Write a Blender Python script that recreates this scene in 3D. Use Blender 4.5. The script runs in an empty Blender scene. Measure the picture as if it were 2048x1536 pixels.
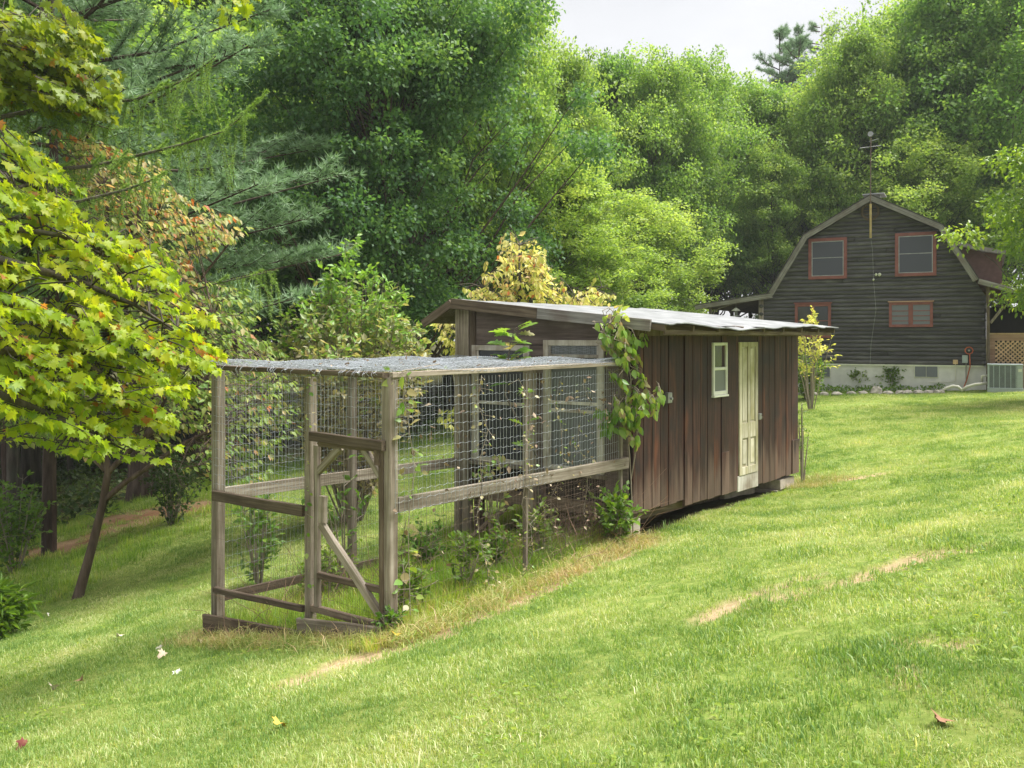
import bpy, math, random
import numpy as np
from mathutils import Vector, Matrix
random.seed(7)
rng = np.random.default_rng(11)
R = math.radians
S = bpy.context.scene
COL = S.collection

# ------------------------------------------------------------------ camera, sky, sun, exposure
F = 1785.0; CX = 1024.0; HY = 675.0          # focal length, centre column and horizon row in photo pixels
cam = bpy.data.cameras.new('camera'); camo = bpy.data.objects.new('camera', cam); COL.objects.link(camo)
cam.sensor_width = 36; cam.lens = F / 2048 * 36; cam.shift_y = -(768 - HY) / 2048
cam.clip_start = .1; cam.clip_end = 2000
camo.location = (0, 0, 0); camo.rotation_euler = (R(90), 0, 0)
S.camera = camo
SUN_AZ, SUN_EL = 6.0, 64.0                  # azimuth counted from +X towards +Y
world = bpy.data.worlds.new('World'); S.world = world; world.use_nodes = True
nt = world.node_tree; nt.nodes.clear()
wo = nt.nodes.new('ShaderNodeOutputWorld'); mix = nt.nodes.new('ShaderNodeMixShader')
b1 = nt.nodes.new('ShaderNodeBackground'); b2 = nt.nodes.new('ShaderNodeBackground')
sky = nt.nodes.new('ShaderNodeTexSky'); sky.sky_type = 'NISHITA'; sky.sun_disc = False
sky.sun_elevation = R(SUN_EL); sky.sun_rotation = R(90 - SUN_AZ)
nt.links.new(sky.outputs[0], b1.inputs[0]); b1.inputs[1].default_value = .10
tc = nt.nodes.new('ShaderNodeTexCoord'); mp = nt.nodes.new('ShaderNodeMapping'); mp.inputs['Scale'].default_value = (1, 1, 2.6)
nz = nt.nodes.new('ShaderNodeTexNoise'); nz.inputs['Scale'].default_value = 2.2; nz.inputs['Detail'].default_value = 6
cr = nt.nodes.new('ShaderNodeValToRGB')
cr.color_ramp.elements[0].position = .34; cr.color_ramp.elements[0].color = (.365, .367, .375, 1)
cr.color_ramp.elements[1].position = .66; cr.color_ramp.elements[1].color = (.485, .485, .488, 1)
nt.links.new(tc.outputs['Generated'], mp.inputs[0]); nt.links.new(mp.outputs[0], nz.inputs[0])
nt.links.new(nz.outputs[0], cr.inputs[0]); nt.links.new(cr.outputs[0], b2.inputs[0]); b2.inputs[1].default_value = 1.0
mix.inputs[0].default_value = .93
nt.links.new(b1.outputs[0], mix.inputs[1]); nt.links.new(b2.outputs[0], mix.inputs[2]); nt.links.new(mix.outputs[0], wo.inputs[0])
sun = bpy.data.lights.new('sun', 'SUN'); suno = bpy.data.objects.new('sun', sun); COL.objects.link(suno)
sun.energy = 4.5; sun.angle = R(38); sun.color = (1, .975, .93)
sd = Vector((math.cos(R(SUN_AZ)) * math.cos(R(SUN_EL)), math.sin(R(SUN_AZ)) * math.cos(R(SUN_EL)), math.sin(R(SUN_EL))))
suno.rotation_euler = sd.to_track_quat('Z', 'Y').to_euler(); suno.location = sd * 60
S.view_settings.view_transform = 'Standard'; S.view_settings.look = 'None'
S.view_settings.exposure = 1.12; S.view_settings.gamma = 1; S.view_settings.use_curve_mapping = False
S.render.engine = 'CYCLES'
S.cycles.max_bounces = 6; S.cycles.diffuse_bounces = 3; S.cycles.glossy_bounces = 2
S.cycles.transmission_bounces = 3; S.cycles.transparent_max_bounces = 6

# ------------------------------------------------------------------ node material helpers
def _n(t, k, **kw):
    n = t.nodes.new(k)
    for a, b in kw.items():
        if a in n.inputs: n.inputs[a].default_value = b
        else: setattr(n, a, b)
    return n
def newmat(name):
    m = bpy.data.materials.new(name); m.use_nodes = True; t = m.node_tree
    p = t.nodes['Principled BSDF']; return m, t, p
def ramp(t, fac, stops):
    r = t.nodes.new('ShaderNodeValToRGB'); e = r.color_ramp.elements
    while len(e) < len(stops): e.new(.5)
    for i, (q, c) in enumerate(stops):
        e[i].position = q; e[i].color = (*c, 1)
    t.links.new(fac, r.inputs[0]); return r.outputs[0]
def mixc(t, fac, a, b, mode='MIX'):
    n = t.nodes.new('ShaderNodeMix'); n.data_type = 'RGBA'; n.blend_type = mode
    for sock, v in ((n.inputs[0], fac), (n.inputs[6], a), (n.inputs[7], b)):
        if hasattr(v, 'is_linked') or isinstance(v, bpy.types.NodeSocket): t.links.new(v, sock)
        elif isinstance(v, tuple): sock.default_value = (*v, 1)
        else: sock.default_value = v
    return n.outputs[2]
def math_(t, op, a, b):
    n = t.nodes.new('ShaderNodeMath'); n.operation = op
    for s_, v in ((n.inputs[0], a), (n.inputs[1], b)):
        if isinstance(v, (int, float)): s_.default_value = v
        else: t.links.new(v, s_)
    return n.outputs[0]
def coords(t, scale, kind='Object', rnd=True):
    c = t.nodes.new('ShaderNodeTexCoord'); m = t.nodes.new('ShaderNodeMapping'); m.inputs['Scale'].default_value = scale
    t.links.new(c.outputs[kind], m.inputs[0])
    if rnd:
        o = t.nodes.new('ShaderNodeObjectInfo'); v = t.nodes.new('ShaderNodeVectorMath'); v.operation = 'SCALE'
        v.inputs[0].default_value = (13.1, 27.7, 41.3); t.links.new(o.outputs['Random'], v.inputs[3])
        t.links.new(v.outputs[0], m.inputs['Location'])
    return m.outputs[0]
def bump(t, p, h, s, d=.01):
    b = t.nodes.new('ShaderNodeBump'); b.inputs['Strength'].default_value = s; b.inputs['Distance'].default_value = d
    t.links.new(h, b.inputs['Height']); t.links.new(b.outputs[0], p.inputs['Normal'])
def wood(name, c0, c1, c2, axis='z', grain=34, rough=.85, stain=None, spec=.25, gb=.6, stain_amt=.5, bleach=None):
    m, t, p = newmat(name)
    sc = {'x': (1.3, grain, grain), 'y': (grain, 1.3, grain), 'z': (grain, grain, 1.3)}[axis]
    v = coords(t, sc); n1 = _n(t, 'ShaderNodeTexNoise', Scale=1.0, Detail=6.0, Roughness=.65); t.links.new(v, n1.inputs[0])
    col = ramp(t, n1.outputs[0], [(.3, c0), (.5, c1), (.72, c2)])
    v2 = coords(t, (3, 3, 3)); n2 = _n(t, 'ShaderNodeTexNoise', Scale=1.0, Detail=4.0); t.links.new(v2, n2.inputs[0])
    f2 = ramp(t, n2.outputs[0], [(.42, (0, 0, 0)), (.68, (1, 1, 1))])
    if stain: 
        ff = math_(t, 'MULTIPLY', f2, stain_amt); col = mixc(t, ff, col, stain)
    if bleach:      # splash-worn, silvered lower ends of upright boards, with the sunlit strip painted in
        tcb = t.nodes.new('ShaderNodeTexCoord'); sp = t.nodes.new('ShaderNodeSeparateXYZ'); t.links.new(tcb.outputs['Object'], sp.inputs[0])
        vb = coords(t, (9, 9, 1.1)); nb = _n(t, 'ShaderNodeTexNoise', Scale=1.0, Detail=5.0); t.links.new(vb, nb.inputs[0])
        lv = math_(t, 'ADD', math_(t, 'ADD', sp.outputs[2], 2.12), math_(t, 'MULTIPLY', math_(t, 'SUBTRACT', nb.outputs[0], .5), -1.5))
        fb = ramp(t, lv, [(.15, (.75, .75, .75)), (.55, (0, 0, 0))]); col = mixc(t, fb, col, mixc(t, n1.outputs[0], tuple(x * .6 for x in bleach), tuple(x * 1.3 for x in bleach)))
        nc = _n(t, 'ShaderNodeTexNoise', Scale=1.0, Detail=3.0); t.links.new(coords(t, (5, 5, .8)), nc.inputs[0])
        col = mixc(t, ramp(t, nc.outputs[0], [(.60, (0, 0, 0)), (.72, (.45, .45, .45))]), col, (.20, .065, .03))
    o = t.nodes.new('ShaderNodeObjectInfo')
    val = math_(t, 'ADD', math_(t, 'MULTIPLY', o.outputs['Random'], .5), .75)
    h = t.nodes.new('ShaderNodeHueSaturation'); t.links.new(col, h.inputs['Color']); t.links.new(val, h.inputs['Value'])
    t.links.new(h.outputs[0], p.inputs['Base Color'])
    p.inputs['Roughness'].default_value = rough; p.inputs['Specular IOR Level'].default_value = spec
    bump(t, p, n1.outputs[0], gb, .006); return m
def plain(name, c, rough=.6, metal=0, spec=.5, var=.2, sc=8, bmp=0):
    m, t, p = newmat(name); v = coords(t, (sc, sc, sc)); n = _n(t, 'ShaderNodeTexNoise', Scale=1.0, Detail=5.0); t.links.new(v, n.inputs[0])
    lo = tuple(x * (1 - var) for x in c); hi = tuple(min(1, x * (1 + var)) for x in c)
    t.links.new(ramp(t, n.outputs[0], [(.3, lo), (.7, hi)]), p.inputs['Base Color'])
    p.inputs['Roughness'].default_value = rough; p.inputs['Metallic'].default_value = metal; p.inputs['Specular IOR Level'].default_value = spec
    if bmp: bump(t, p, n.outputs[0], bmp, .02)
    return m
def foliage(name, stops, trans=.38, tcol=1.35, rough=.45, spec=.35, objvar=.25, patch=0, tsat=(1.25, 1.15, .5)):
    m, t, p = newmat(name)
    a = t.nodes.new('ShaderNodeAttribute'); a.attribute_name = 'tint'
    fac = a.outputs['Fac']
    if patch:
        g = t.nodes.new('ShaderNodeNewGeometry'); n = _n(t, 'ShaderNodeTexNoise', Scale=patch, Detail=3.0)
        t.links.new(g.outputs['Position'], n.inputs[0])
        pf = math_(t, 'MULTIPLY', math_(t, 'SUBTRACT', n.outputs[0], .5), 1.9)
        fac = math_(t, 'ADD', fac, pf)
    col = ramp(t, fac, stops)
    if objvar:
        o = t.nodes.new('ShaderNodeObjectInfo')
        h = t.nodes.new('ShaderNodeHueSaturation'); t.links.new(col, h.inputs['Color'])
        t.links.new(math_(t, 'ADD', math_(t, 'MULTIPLY', o.outputs['Random'], objvar), 1 - objvar / 2), h.inputs['Value'])
        t.links.new(math_(t, 'ADD', math_(t, 'MULTIPLY', o.outputs['Random'], -.035), .515), h.inputs['Hue'])
        col = h.outputs[0]
    t.links.new(col, p.inputs['Base Color']); p.inputs['Roughness'].default_value = rough; p.inputs['Specular IOR Level'].default_value = spec
    tr = t.nodes.new('ShaderNodeBsdfTranslucent')
    t.links.new(mixc(t, 1.0, col, tuple(x * tcol for x in tsat), 'MULTIPLY'), tr.inputs[0])
    ms = t.nodes.new('ShaderNodeMixShader'); ms.inputs[0].default_value = trans
    t.links.new(p.outputs[0], ms.inputs[1]); t.links.new(tr.outputs[0], ms.inputs[2])
    t.links.new(ms.outputs[0], t.nodes['Material Output'].inputs[0]); return m

# ------------------------------------------------------------------ object helpers
def props(o, label=None, cat=None, group=None, kind=None):
    if label: o['label'] = label
    if cat: o['category'] = cat
    if group: o['group'] = group
    if kind: o['kind'] = kind
    return o
ZB = {}
def root(name, x, y, z, rotz=0, **kw):
    o = bpy.data.objects.new(name, None); COL.objects.link(o); o.location = (x, y, z); o.rotation_euler = (0, 0, rotz)
    o.empty_display_size = .3; ZB[o.name] = z; o['_r'] = 1
    del o['_r']; return props(o, **kw)
def rootof(o):
    while o.parent: o = o.parent
    return o
def mesh_np(name, V, T, nper=3, mats=(), tint=None, smooth=False):
    me = bpy.data.meshes.new(name); V = np.asarray(V, np.float32); T = np.asarray(T, np.int32)
    me.vertices.add(len(V)); me.vertices.foreach_set('co', V.ravel())
    k = len(T); me.loops.add(k * nper); me.loops.foreach_set('vertex_index', T.ravel())
    me.polygons.add(k); me.polygons.foreach_set('loop_start', np.arange(0, k * nper, nper, dtype=np.int32))
    if tint is not None:
        a = me.attributes.new('tint', 'FLOAT', 'POINT'); a.data.foreach_set('value', np.asarray(tint, np.float32))
    me.update(calc_edges=True)
    if smooth: me.polygons.foreach_set('use_smooth', np.ones(k, bool))
    for m in mats: me.materials.append(m)
    return me
def link(name, me, parent=None, loc=None, rot=None, scale=None, **kw):
    """Mesh coordinates are in the thing's frame with ABSOLUTE height; the thing's base height is taken off here."""
    o = bpy.data.objects.new(name, me); COL.objects.link(o)
    if parent is not None:
        o.parent = parent; zb = ZB.get(rootof(parent).name, 0)
        l = Vector(loc) if loc is not None else Vector((0, 0, 0)); l.z -= zb; o.location = l
        if parent.parent is not None:
            o.matrix_parent_inverse = parent.matrix_basis.inverted()
    elif loc is not None: o.location = loc
    if rot is not None:
        if isinstance(rot, Matrix): o.rotation_mode = 'QUATERNION'; o.rotation_quaternion = rot.to_quaternion()
        else: o.rotation_euler = rot
    if scale is not None: o.scale = scale
    return props(o, **kw)
class MB:
    def __init__(s): s.V = []; s.F = []
    def add(s, V, Fc):
        n = len(s.V); s.V += [tuple(v) for v in V]; s.F += [tuple(i + n for i in f) for f in Fc]; return s
    def box(s, x0, x1, y0, y1, z0, z1):
        return s.add([(x0, y0, z0), (x1, y0, z0), (x1, y1, z0), (x0, y1, z0), (x0, y0, z1), (x1, y0, z1), (x1, y1, z1), (x0, y1, z1)],
                     [(0, 3, 2, 1), (4, 5, 6, 7), (0, 1, 5, 4), (1, 2, 6, 5), (2, 3, 7, 6), (3, 0, 4, 7)])
    def prism(s, pts, y0, y1):          # polygon in x,z pushed along y
        n = len(pts); V = [(x, y0, z) for x, z in pts] + [(x, y1, z) for x, z in pts]
        Fc = [tuple(range(n)), tuple(range(2 * n - 1, n - 1, -1))] + [(i, i + n, (i + 1) % n + n, (i + 1) % n) for i in range(n)]
        return s.add(V, Fc)
    def prismx(s, pts, x0, x1):         # polygon in y,z pushed along x
        n = len(pts); V = [(x0, y, z) for y, z in pts] + [(x1, y, z) for y, z in pts]
        Fc = [tuple(range(n - 1, -1, -1)), tuple(range(n, 2 * n))] + [(i, (i + 1) % n, (i + 1) % n + n, i + n) for i in range(n)]
        return s.add(V, Fc)
    def tube(s, P, rad, k=6, cap=True):
        P = [Vector(p) for p in P]; n = len(P); rad = rad if hasattr(rad, '__len__') else [rad] * n
        V = []; up = Vector((.13, .21, 1)).normalized()
        for i, p in enumerate(P):
            d = (P[min(i + 1, n - 1)] - P[max(i - 1, 0)]).normalized()
            a = d.cross(up); a = a.normalized() if a.length > .05 else Vector((1, 0, 0)); b = d.cross(a)
            for j in range(k):
                q = 2 * math.pi * j / k; V.append(p + (a * math.cos(q) + b * math.sin(q)) * rad[i])
        Fc = [(i * k + j, i * k + (j + 1) % k, (i + 1) * k + (j + 1) % k, (i + 1) * k + j) for i in range(n - 1) for j in range(k)]
        if cap: Fc += [tuple(range(k - 1, -1, -1)), tuple(range((n - 1) * k, n * k))]
        return s.add(V, Fc)
    def lathe(s, c, prof, k=16):
        V = [(c[0] + r * math.cos(2 * math.pi * j / k), c[1] + r * math.sin(2 * math.pi * j / k), c[2] + z) for r, z in prof for j in range(k)]
        Fc = [(i * k + j, i * k + (j + 1) % k, (i + 1) * k + (j + 1) % k, (i + 1) * k + j) for i in range(len(prof) - 1) for j in range(k)]
        return s.add(V, Fc)
    def build(s, name, mat, parent=None, smooth=False, loc=None, rot=None, bevel=0, **kw):
        me = bpy.data.meshes.new(name); me.from_pydata(s.V, [], s.F)
        me.validate()
        if smooth: me.polygons.foreach_set('use_smooth', np.ones(len(me.polygons), bool))
        me.materials.append(mat); o = link(name, me, parent, loc, rot, **kw)
        if bevel: 
            b = o.modifiers.new('bevel', 'BEVEL'); b.width = bevel; b.segments = 1; b.limit_method = 'ANGLE'
        return o
def beam(name, p0, p1, w, h, mat, parent, up=(0, 0, 1), jit=.003, rings=6, **kw):
    """A timber from p0 to p1, w across, h along 'up', edges eased, slightly uneven."""
    p0 = Vector(p0); p1 = Vector(p1); d = p1 - p0; L = d.length; z = d.normalized(); up = Vector(up)
    y = (up - z * up.dot(z)); y = y.normalized() if y.length > .01 else Vector((0, 1, 0)); x = y.cross(z)
    c = min(w, h) * .1; a, b = w / 2, h / 2
    sec = [(-a + c, -b), (a - c, -b), (a, -b + c), (a, b - c), (a - c, b), (-a + c, b), (-a, b - c), (-a, -b + c)]
    V = []; 
    for i in range(rings):
        jx, jy, js = random.uniform(-jit, jit), random.uniform(-jit, jit), random.uniform(.985, 1.015)
        for sx, sy in sec: V.append((sx * js + jx, sy * js + jy, L * i / (rings - 1)))
    Fc = [(i * 8 + j, i * 8 + (j + 1) % 8, (i + 1) * 8 + (j + 1) % 8, (i + 1) * 8 + j) for i in range(rings - 1) for j in range(8)]
    Fc += [tuple(range(7, -1, -1)), tuple(range((rings - 1) * 8, rings * 8))]
    mb = MB(); mb.V = V; mb.F = Fc
    M = Matrix((x, y, z)).transposed()
    return mb.build(name, mat, parent, loc=p0, rot=M, **kw)

# ------------------------------------------------------------------ the lie of the land
CP = np.array([(-1.02, 7.45, -2.49), (-3.02, 9.08, -3.02), (-2.0, 8.2, -2.74), (1.39, 10.44, -2.36), (1.25, 9.6, -2.29), (2.30, 10.9, -2.31), (3.12, 11.7, -2.33), (2.48, 11.76, -2.31), (3.45, 12.95, -2.33), (-.75, 12.2, -2.80), (4.54, 14.28, -2.41), (0, 0, -1.55),
    (2, 3, -1.47), (-2.6, 4.6, -2.42), (6, 8, -1.25), (9, 14, -1.55), (8.56, 30.5, -1.82), (14.5, 27.3, -1.62), (16, 20, -1.30), (-2.5, 27, -3.05),
    (-7, 20, -3.5), (-8.3, 20, -3.75), (-11.2, 20, -4.7), (-6.9, 14.2, -4.05), (-6, 9, -3.6), (-10, 12, -4.7), (-5.6, 30, -4.2), (-14, 30, -5.0), (-3, -4, -2.0), (3, -4, -1.3),
    (12, 2, -.4), (18, 12, -.6), (26, 24, -.8), (6, 44, -1.9), (22, 46, -1.5), (-10, 45, -4.2), (-28, 30, -6.0), (-28, 6, -6.5), (30, 70, -1.5), (-40, 80, -4), (0, 90, -2), (60, 90, -1.5), (60, 20, 0), (-60, 20, -7), (1.5, 20, -2.75)])
def _tps():
    P = CP[:, :2]; n = len(P); d = np.linalg.norm(P[:, None] - P[None], axis=2); K = np.where(d > 0, d * d * np.log(d + 1e-9), 0) + np.eye(n) * .08
    Q = np.c_[np.ones(n), P]; A = np.block([[K, Q], [Q.T, np.zeros((3, 3))]]); return np.linalg.solve(A, np.r_[CP[:, 2], 0, 0, 0])
TW = _tps()
def gz(x, y):
    x = np.clip(np.asarray(x, float), -60, 60); y = np.clip(np.asarray(y, float), -12, 90); sh = x.shape
    X = np.c_[x.ravel(), y.ravel()]; out = np.zeros(len(X)); n = len(CP)
    for i in range(n):
        d = np.hypot(X[:, 0] - CP[i, 0], X[:, 1] - CP[i, 1]); out += TW[i] * np.where(d > 0, d * d * np.log(d + 1e-9), 0)
    out += TW[n] + X @ TW[n + 1:]
    return out.reshape(sh)
def g1(x, y): return float(gz(np.array([x]), np.array([y]))[0])
def gpx(px, py, ymax=60):
    r = (px - CX) / F; q = -(py - HY) / F; Y = np.linspace(2.0, ymax, 1200); d = q * Y - gz(r * Y, Y)
    i = np.argmax(d < 0) if (d < 0).any() else len(Y) - 1
    return r * Y[i], Y[i], float(gz(np.array([r * Y[i]]), np.array([Y[i]]))[0])
def at(px, py, Y): return Vector(((px - CX) / F * Y, Y, -(py - HY) / F * Y))

# dirt patches: world-space strokes (bare soil and straw)
def stroke(pts): return np.array([gpx(*p)[:2] for p in pts])
DIRT = [(stroke([(1400, 1243), (1480, 1205), (1560, 1175), (1640, 1150)]), .08), (stroke([(1560, 1205), (1680, 1170), (1760, 1140), (1850, 1110), (1990, 1090)]), .11),
        (stroke([(560, 1368), (640, 1345), (720, 1315), (860, 1270), (1000, 1215), (1120, 1160), (1290, 1090)]), .16),
        (stroke([(420, 1262), (560, 1275), (700, 1280), (790, 1265)]), .16), (stroke([(1600, 975), (1700, 960), (1760, 950)]), .16),
        (stroke([(215, 1045), (300, 1030), (380, 1015)]), .45), (stroke([(60, 1110), (150, 1090), (240, 1055)]), .5),
        (stroke([(1790, 1340), (1825, 1362)]), .06), (stroke([(1800, 1300), (1880, 1290), (1930, 1298)]), .05)]
def vnoise(x, y, s, seed):
    r = np.random.default_rng(seed); T = r.random((64, 64)); u = x / s; v = y / s; i = np.floor(u).astype(int); j = np.floor(v).astype(int)
    f = u - i; g = v - j; f = f * f * (3 - 2 * f); g = g * g * (3 - 2 * g)
    t = lambda a, b: T[a % 64, b % 64]
    return (t(i, j) * (1 - f) + t(i + 1, j) * f) * (1 - g) + (t(i, j + 1) * (1 - f) + t(i + 1, j + 1) * f) * g
def dirtmask(x, y):
    out = np.zeros(x.shape)
    for P, w in DIRT:
        d = np.full(x.shape, 1e9)
        for a, b in zip(P[:-1], P[1:]):
            ab = b - a; t = np.clip(((x - a[0]) * ab[0] + (y - a[1]) * ab[1]) / (ab @ ab), 0, 1)
            d = np.minimum(d, np.hypot(x - a[0] - t * ab[0], y - a[1] - t * ab[1]))
        ww = w * (.5 + 1.1 * vnoise(x, y, .3 + w, 3))
        out = np.maximum(out, np.clip((ww - d) / (.35 * w) + .5, 0, 1))
    return out
def axis(a, b, fine, lo, hi):
    c = list(np.arange(a, b, fine)); s = fine
    while c[-1] < hi: s *= 1.18; c.append(c[-1] + s)
    s = fine
    while c[0] > lo: s *= 1.18; c.insert(0, c[0] - s)
    return np.array(c)
gx = axis(-13, 17, .14, -500, 500); gy = axis(2, 33, .14, -60, 900)
GX, GY = np.meshgrid(gx, gy, indexing='ij'); GZ = gz(GX, GY) + (vnoise(GX, GY, .9, 1) - .5) * .05 + (vnoise(GX, GY, .25, 2) - .5) * .018
DM = dirtmask(GX, GY); GZ -= DM * .02
ni, nj = GX.shape; idx = np.arange(ni * nj).reshape(ni, nj)
Q = np.stack([idx[:-1, :-1], idx[1:, :-1], idx[1:, 1:], idx[:-1, 1:]], -1).reshape(-1, 4)
OX_, OY_ = -1.02525, 7.5
# forest floor share: left and far; under-shed shade is painted in further down
FOR_SHADE = np.clip((GY - (31 + .0 * GX)) / 5, 0, 1); FOR_SHADE = np.maximum(FOR_SHADE, np.clip((-GX * .9 + GY * .42 - 15.5) / 2.5, 0, 1) * (GX < -2))
def ground_mat():
    m, t, p = newmat('ground'); g = t.nodes.new('ShaderNodeNewGeometry')
    def N(s, d=6.0, ro=.6):
        n = _n(t, 'ShaderNodeTexNoise', Scale=s, Detail=d, Roughness=ro); t.links.new(g.outputs['Position'], n.inputs[0]); return n.outputs[0]
    grass = ramp(t, N(9, 8, .75), [(.30, (.09, .14, .028)), (.5, (.18, .25, .05)), (.68, (.34, .36, .12))])
    grass = mixc(t, ramp(t, N(.7), [(.42, (0, 0, 0)), (.62, (1, 1, 1))]), grass, mixc(t, .5, grass, (.16, .17, .045)))
    dirt = ramp(t, N(30, 8, .8), [(.3, (.24, .16, .09)), (.5, (.42, .30, .18)), (.7, (.56, .44, .28))])
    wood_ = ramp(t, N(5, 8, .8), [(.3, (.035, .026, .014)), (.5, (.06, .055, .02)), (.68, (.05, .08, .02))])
    red = ramp(t, N(14, 8, .8), [(.3, (.12, .05, .025)), (.65, (.26, .12, .055))])
    ad = t.nodes.new('ShaderNodeAttribute'); ad.attribute_name = 'dirt'; af = t.nodes.new('ShaderNodeAttribute'); af.attribute_name = 'forest_or_shade'
    ar = t.nodes.new('ShaderNodeAttribute'); ar.attribute_name = 'needles'
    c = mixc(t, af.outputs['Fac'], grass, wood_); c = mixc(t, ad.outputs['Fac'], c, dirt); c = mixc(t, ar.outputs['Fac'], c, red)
    t.links.new(c, p.inputs['Base Color']); p.inputs['Roughness'].default_value = .95; p.inputs['Specular IOR Level'].default_value = .1
    bump(t, p, N(40, 6, .8), .7, .02); return m
_dx, _dy = GX - OX_, GY - OY_; _t = _dx * .635 + _dy * .773; _s = -_dx * .773 + _dy * .635; FOR_SHADE = np.maximum(FOR_SHADE, ((_t > 3.85) & (_t < 8.7) & (_s > -.02) & (_s < 2.75)) * 1.0)  # ground under the shed coloured dark: painted shade, not wood floor
me = mesh_np('ground', np.c_[GX.ravel(), GY.ravel(), GZ.ravel()], Q, 4, [ground_mat()], smooth=True)
RED = np.zeros(GX.shape)
for P, w in DIRT[5:7]:
    for a, b in zip(P[:-1], P[1:]):
        ab = b - a; tt = np.clip(((GX - a[0]) * ab[0] + (GY - a[1]) * ab[1]) / (ab @ ab), 0, 1)
        RED = np.maximum(RED, np.clip(1 - np.hypot(GX - a[0] - tt * ab[0], GY - a[1] - tt * ab[1]) / 2.1 - vnoise(GX, GY, .4, 9) * .6, 0, 1))
for nm, arr in (('dirt', DM), ('forest_or_shade', FOR_SHADE), ('needles', RED)):
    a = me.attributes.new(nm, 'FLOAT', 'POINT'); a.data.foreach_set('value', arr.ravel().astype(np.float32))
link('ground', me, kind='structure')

# ------------------------------------------------------------------ materials
M_post = wood('weathered_post', (.13, .10, .075), (.28, .235, .185), (.48, .43, .36), stain=(.10, .085, .045))
M_dark = wood('dark_weathered_wood', (.07, .05, .035), (.14, .105, .075), (.24, .19, .14), stain=(.05, .03, .02))
M_grey = wood('grey_fascia', (.14, .13, .125), (.25, .235, .22), (.40, .38, .36), stain=(.12, .07, .055))
M_plank = wood('red_brown_plank', (.020, .009, .008), (.052, .021, .017), (.10, .044, .034), stain=(.024, .016, .018), gb=.8, grain=26, rough=.6, spec=.3, stain_amt=.8, bleach=(.17, .115, .09))
M_ply = wood('purple_grey_plywood', (.09, .065, .055), (.165, .125, .11), (.25, .20, .175), axis='y', grain=22, stain=(.09, .07, .055))
M_peel = wood('peeling_white_paint', (.34, .28, .22), (.62, .58, .50), (.80, .77, .70), stain=(.26, .20, .14), grain=12, stain_amt=.8)
M_door = wood('dirty_cream_door', (.30, .25, .15), (.56, .51, .38), (.70, .66, .56), stain=(.34, .31, .15), grain=14, stain_amt=.85)
M_white = plain('white_vinyl', (.72, .72, .62), .5, var=.08)
M_log = wood('charcoal_log', (.046, .043, .047), (.074, .069, .074), (.15, .142, .148), axis='x', grain=9, stain=(.06, .06, .06), rough=.55, spec=.4, gb=.5, stain_amt=.25)
M_red = plain('red_trim', (.24, .078, .068), .55, var=.2, sc=5)
M_found = plain('pale_render', (.74, .72, .71), .9, var=.14, sc=3, bmp=.2)
M_block = plain('concrete_block', (.42, .36, .30), .95, var=.2, sc=14, bmp=.4)
M_galv = plain('galvanised_wire', (.50, .53, .58), .42, .55, var=.25, sc=20)
M_rust = plain('rusty_wire', (.17, .12, .09), .7, .3, var=.4, sc=20)
M_ac = plain('pale_blue_metal', (.38, .43, .45), .5, .2, var=.08)
M_fin = plain('grey_fins', (.09, .10, .11), .5, .3)
M_roofm = plain('silver_roll_roofing', (.23, .235, .24), .6, .1, var=.35, sc=4, bmp=.15)
M_shingle = plain('dark_shingle', (.07, .065, .06), .9, var=.3, sc=18)
M_pipe = plain('white_pipe', (.70, .67, .60), .5, var=.1)
M_hose = plain('orange_hose', (.52, .12, .05), .5)
M_metal = plain('grey_metal', (.34, .34, .34), .45, .6)
M_black = plain('dark_void', (.012, .011, .010), .9)
M_rail = wood('salmon_wood', (.30, .17, .12), (.42, .26, .19), (.52, .34, .26), axis='x', grain=12)
M_lat = wood('tan_lattice', (.42, .27, .15), (.56, .38, .23), (.64, .47, .32), grain=12)
M_stone = plain('pale_field_stone', (.34, .31, .27), .95, var=.35, sc=9, bmp=.6)
M_bark = wood('grey_brown_bark', (.035, .028, .022), (.085, .07, .056), (.16, .14, .115), grain=11, gb=1.0, stain=(.06, .07, .045))
M_barkr = wood('reddish_bark', (.035, .022, .016), (.08, .055, .042), (.15, .11, .09), grain=9, gb=1.0)
M_twig = wood('pale_twig', (.14, .11, .08), (.26, .22, .17), (.36, .32, .27), grain=14)
def glass(name, c, rough=.12, spec=.6):
    m, t, p = newmat(name); p.inputs['Base Color'].default_value = (*c, 1); p.inputs['Roughness'].default_value = rough
    p.inputs['Specular IOR Level'].default_value = spec
    n = _n(t, 'ShaderNodeTexNoise', Scale=3.0, Detail=2.0); v = coords(t, (2, 2, 2)); t.links.new(v, n.inputs[0]); bump(t, p, n.outputs[0], .08, .02)
    return m
M_glass = glass('dark_window_glass', (.035, .04, .05)); M_screen = glass('insect_screen', (.085, .085, .12), .45, .3); M_blind = glass('blind_behind_glass', (.15, .16, .19), .3)
M_milk = glass('cloudy_glass', (.16, .17, .17), .35, .4)

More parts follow.
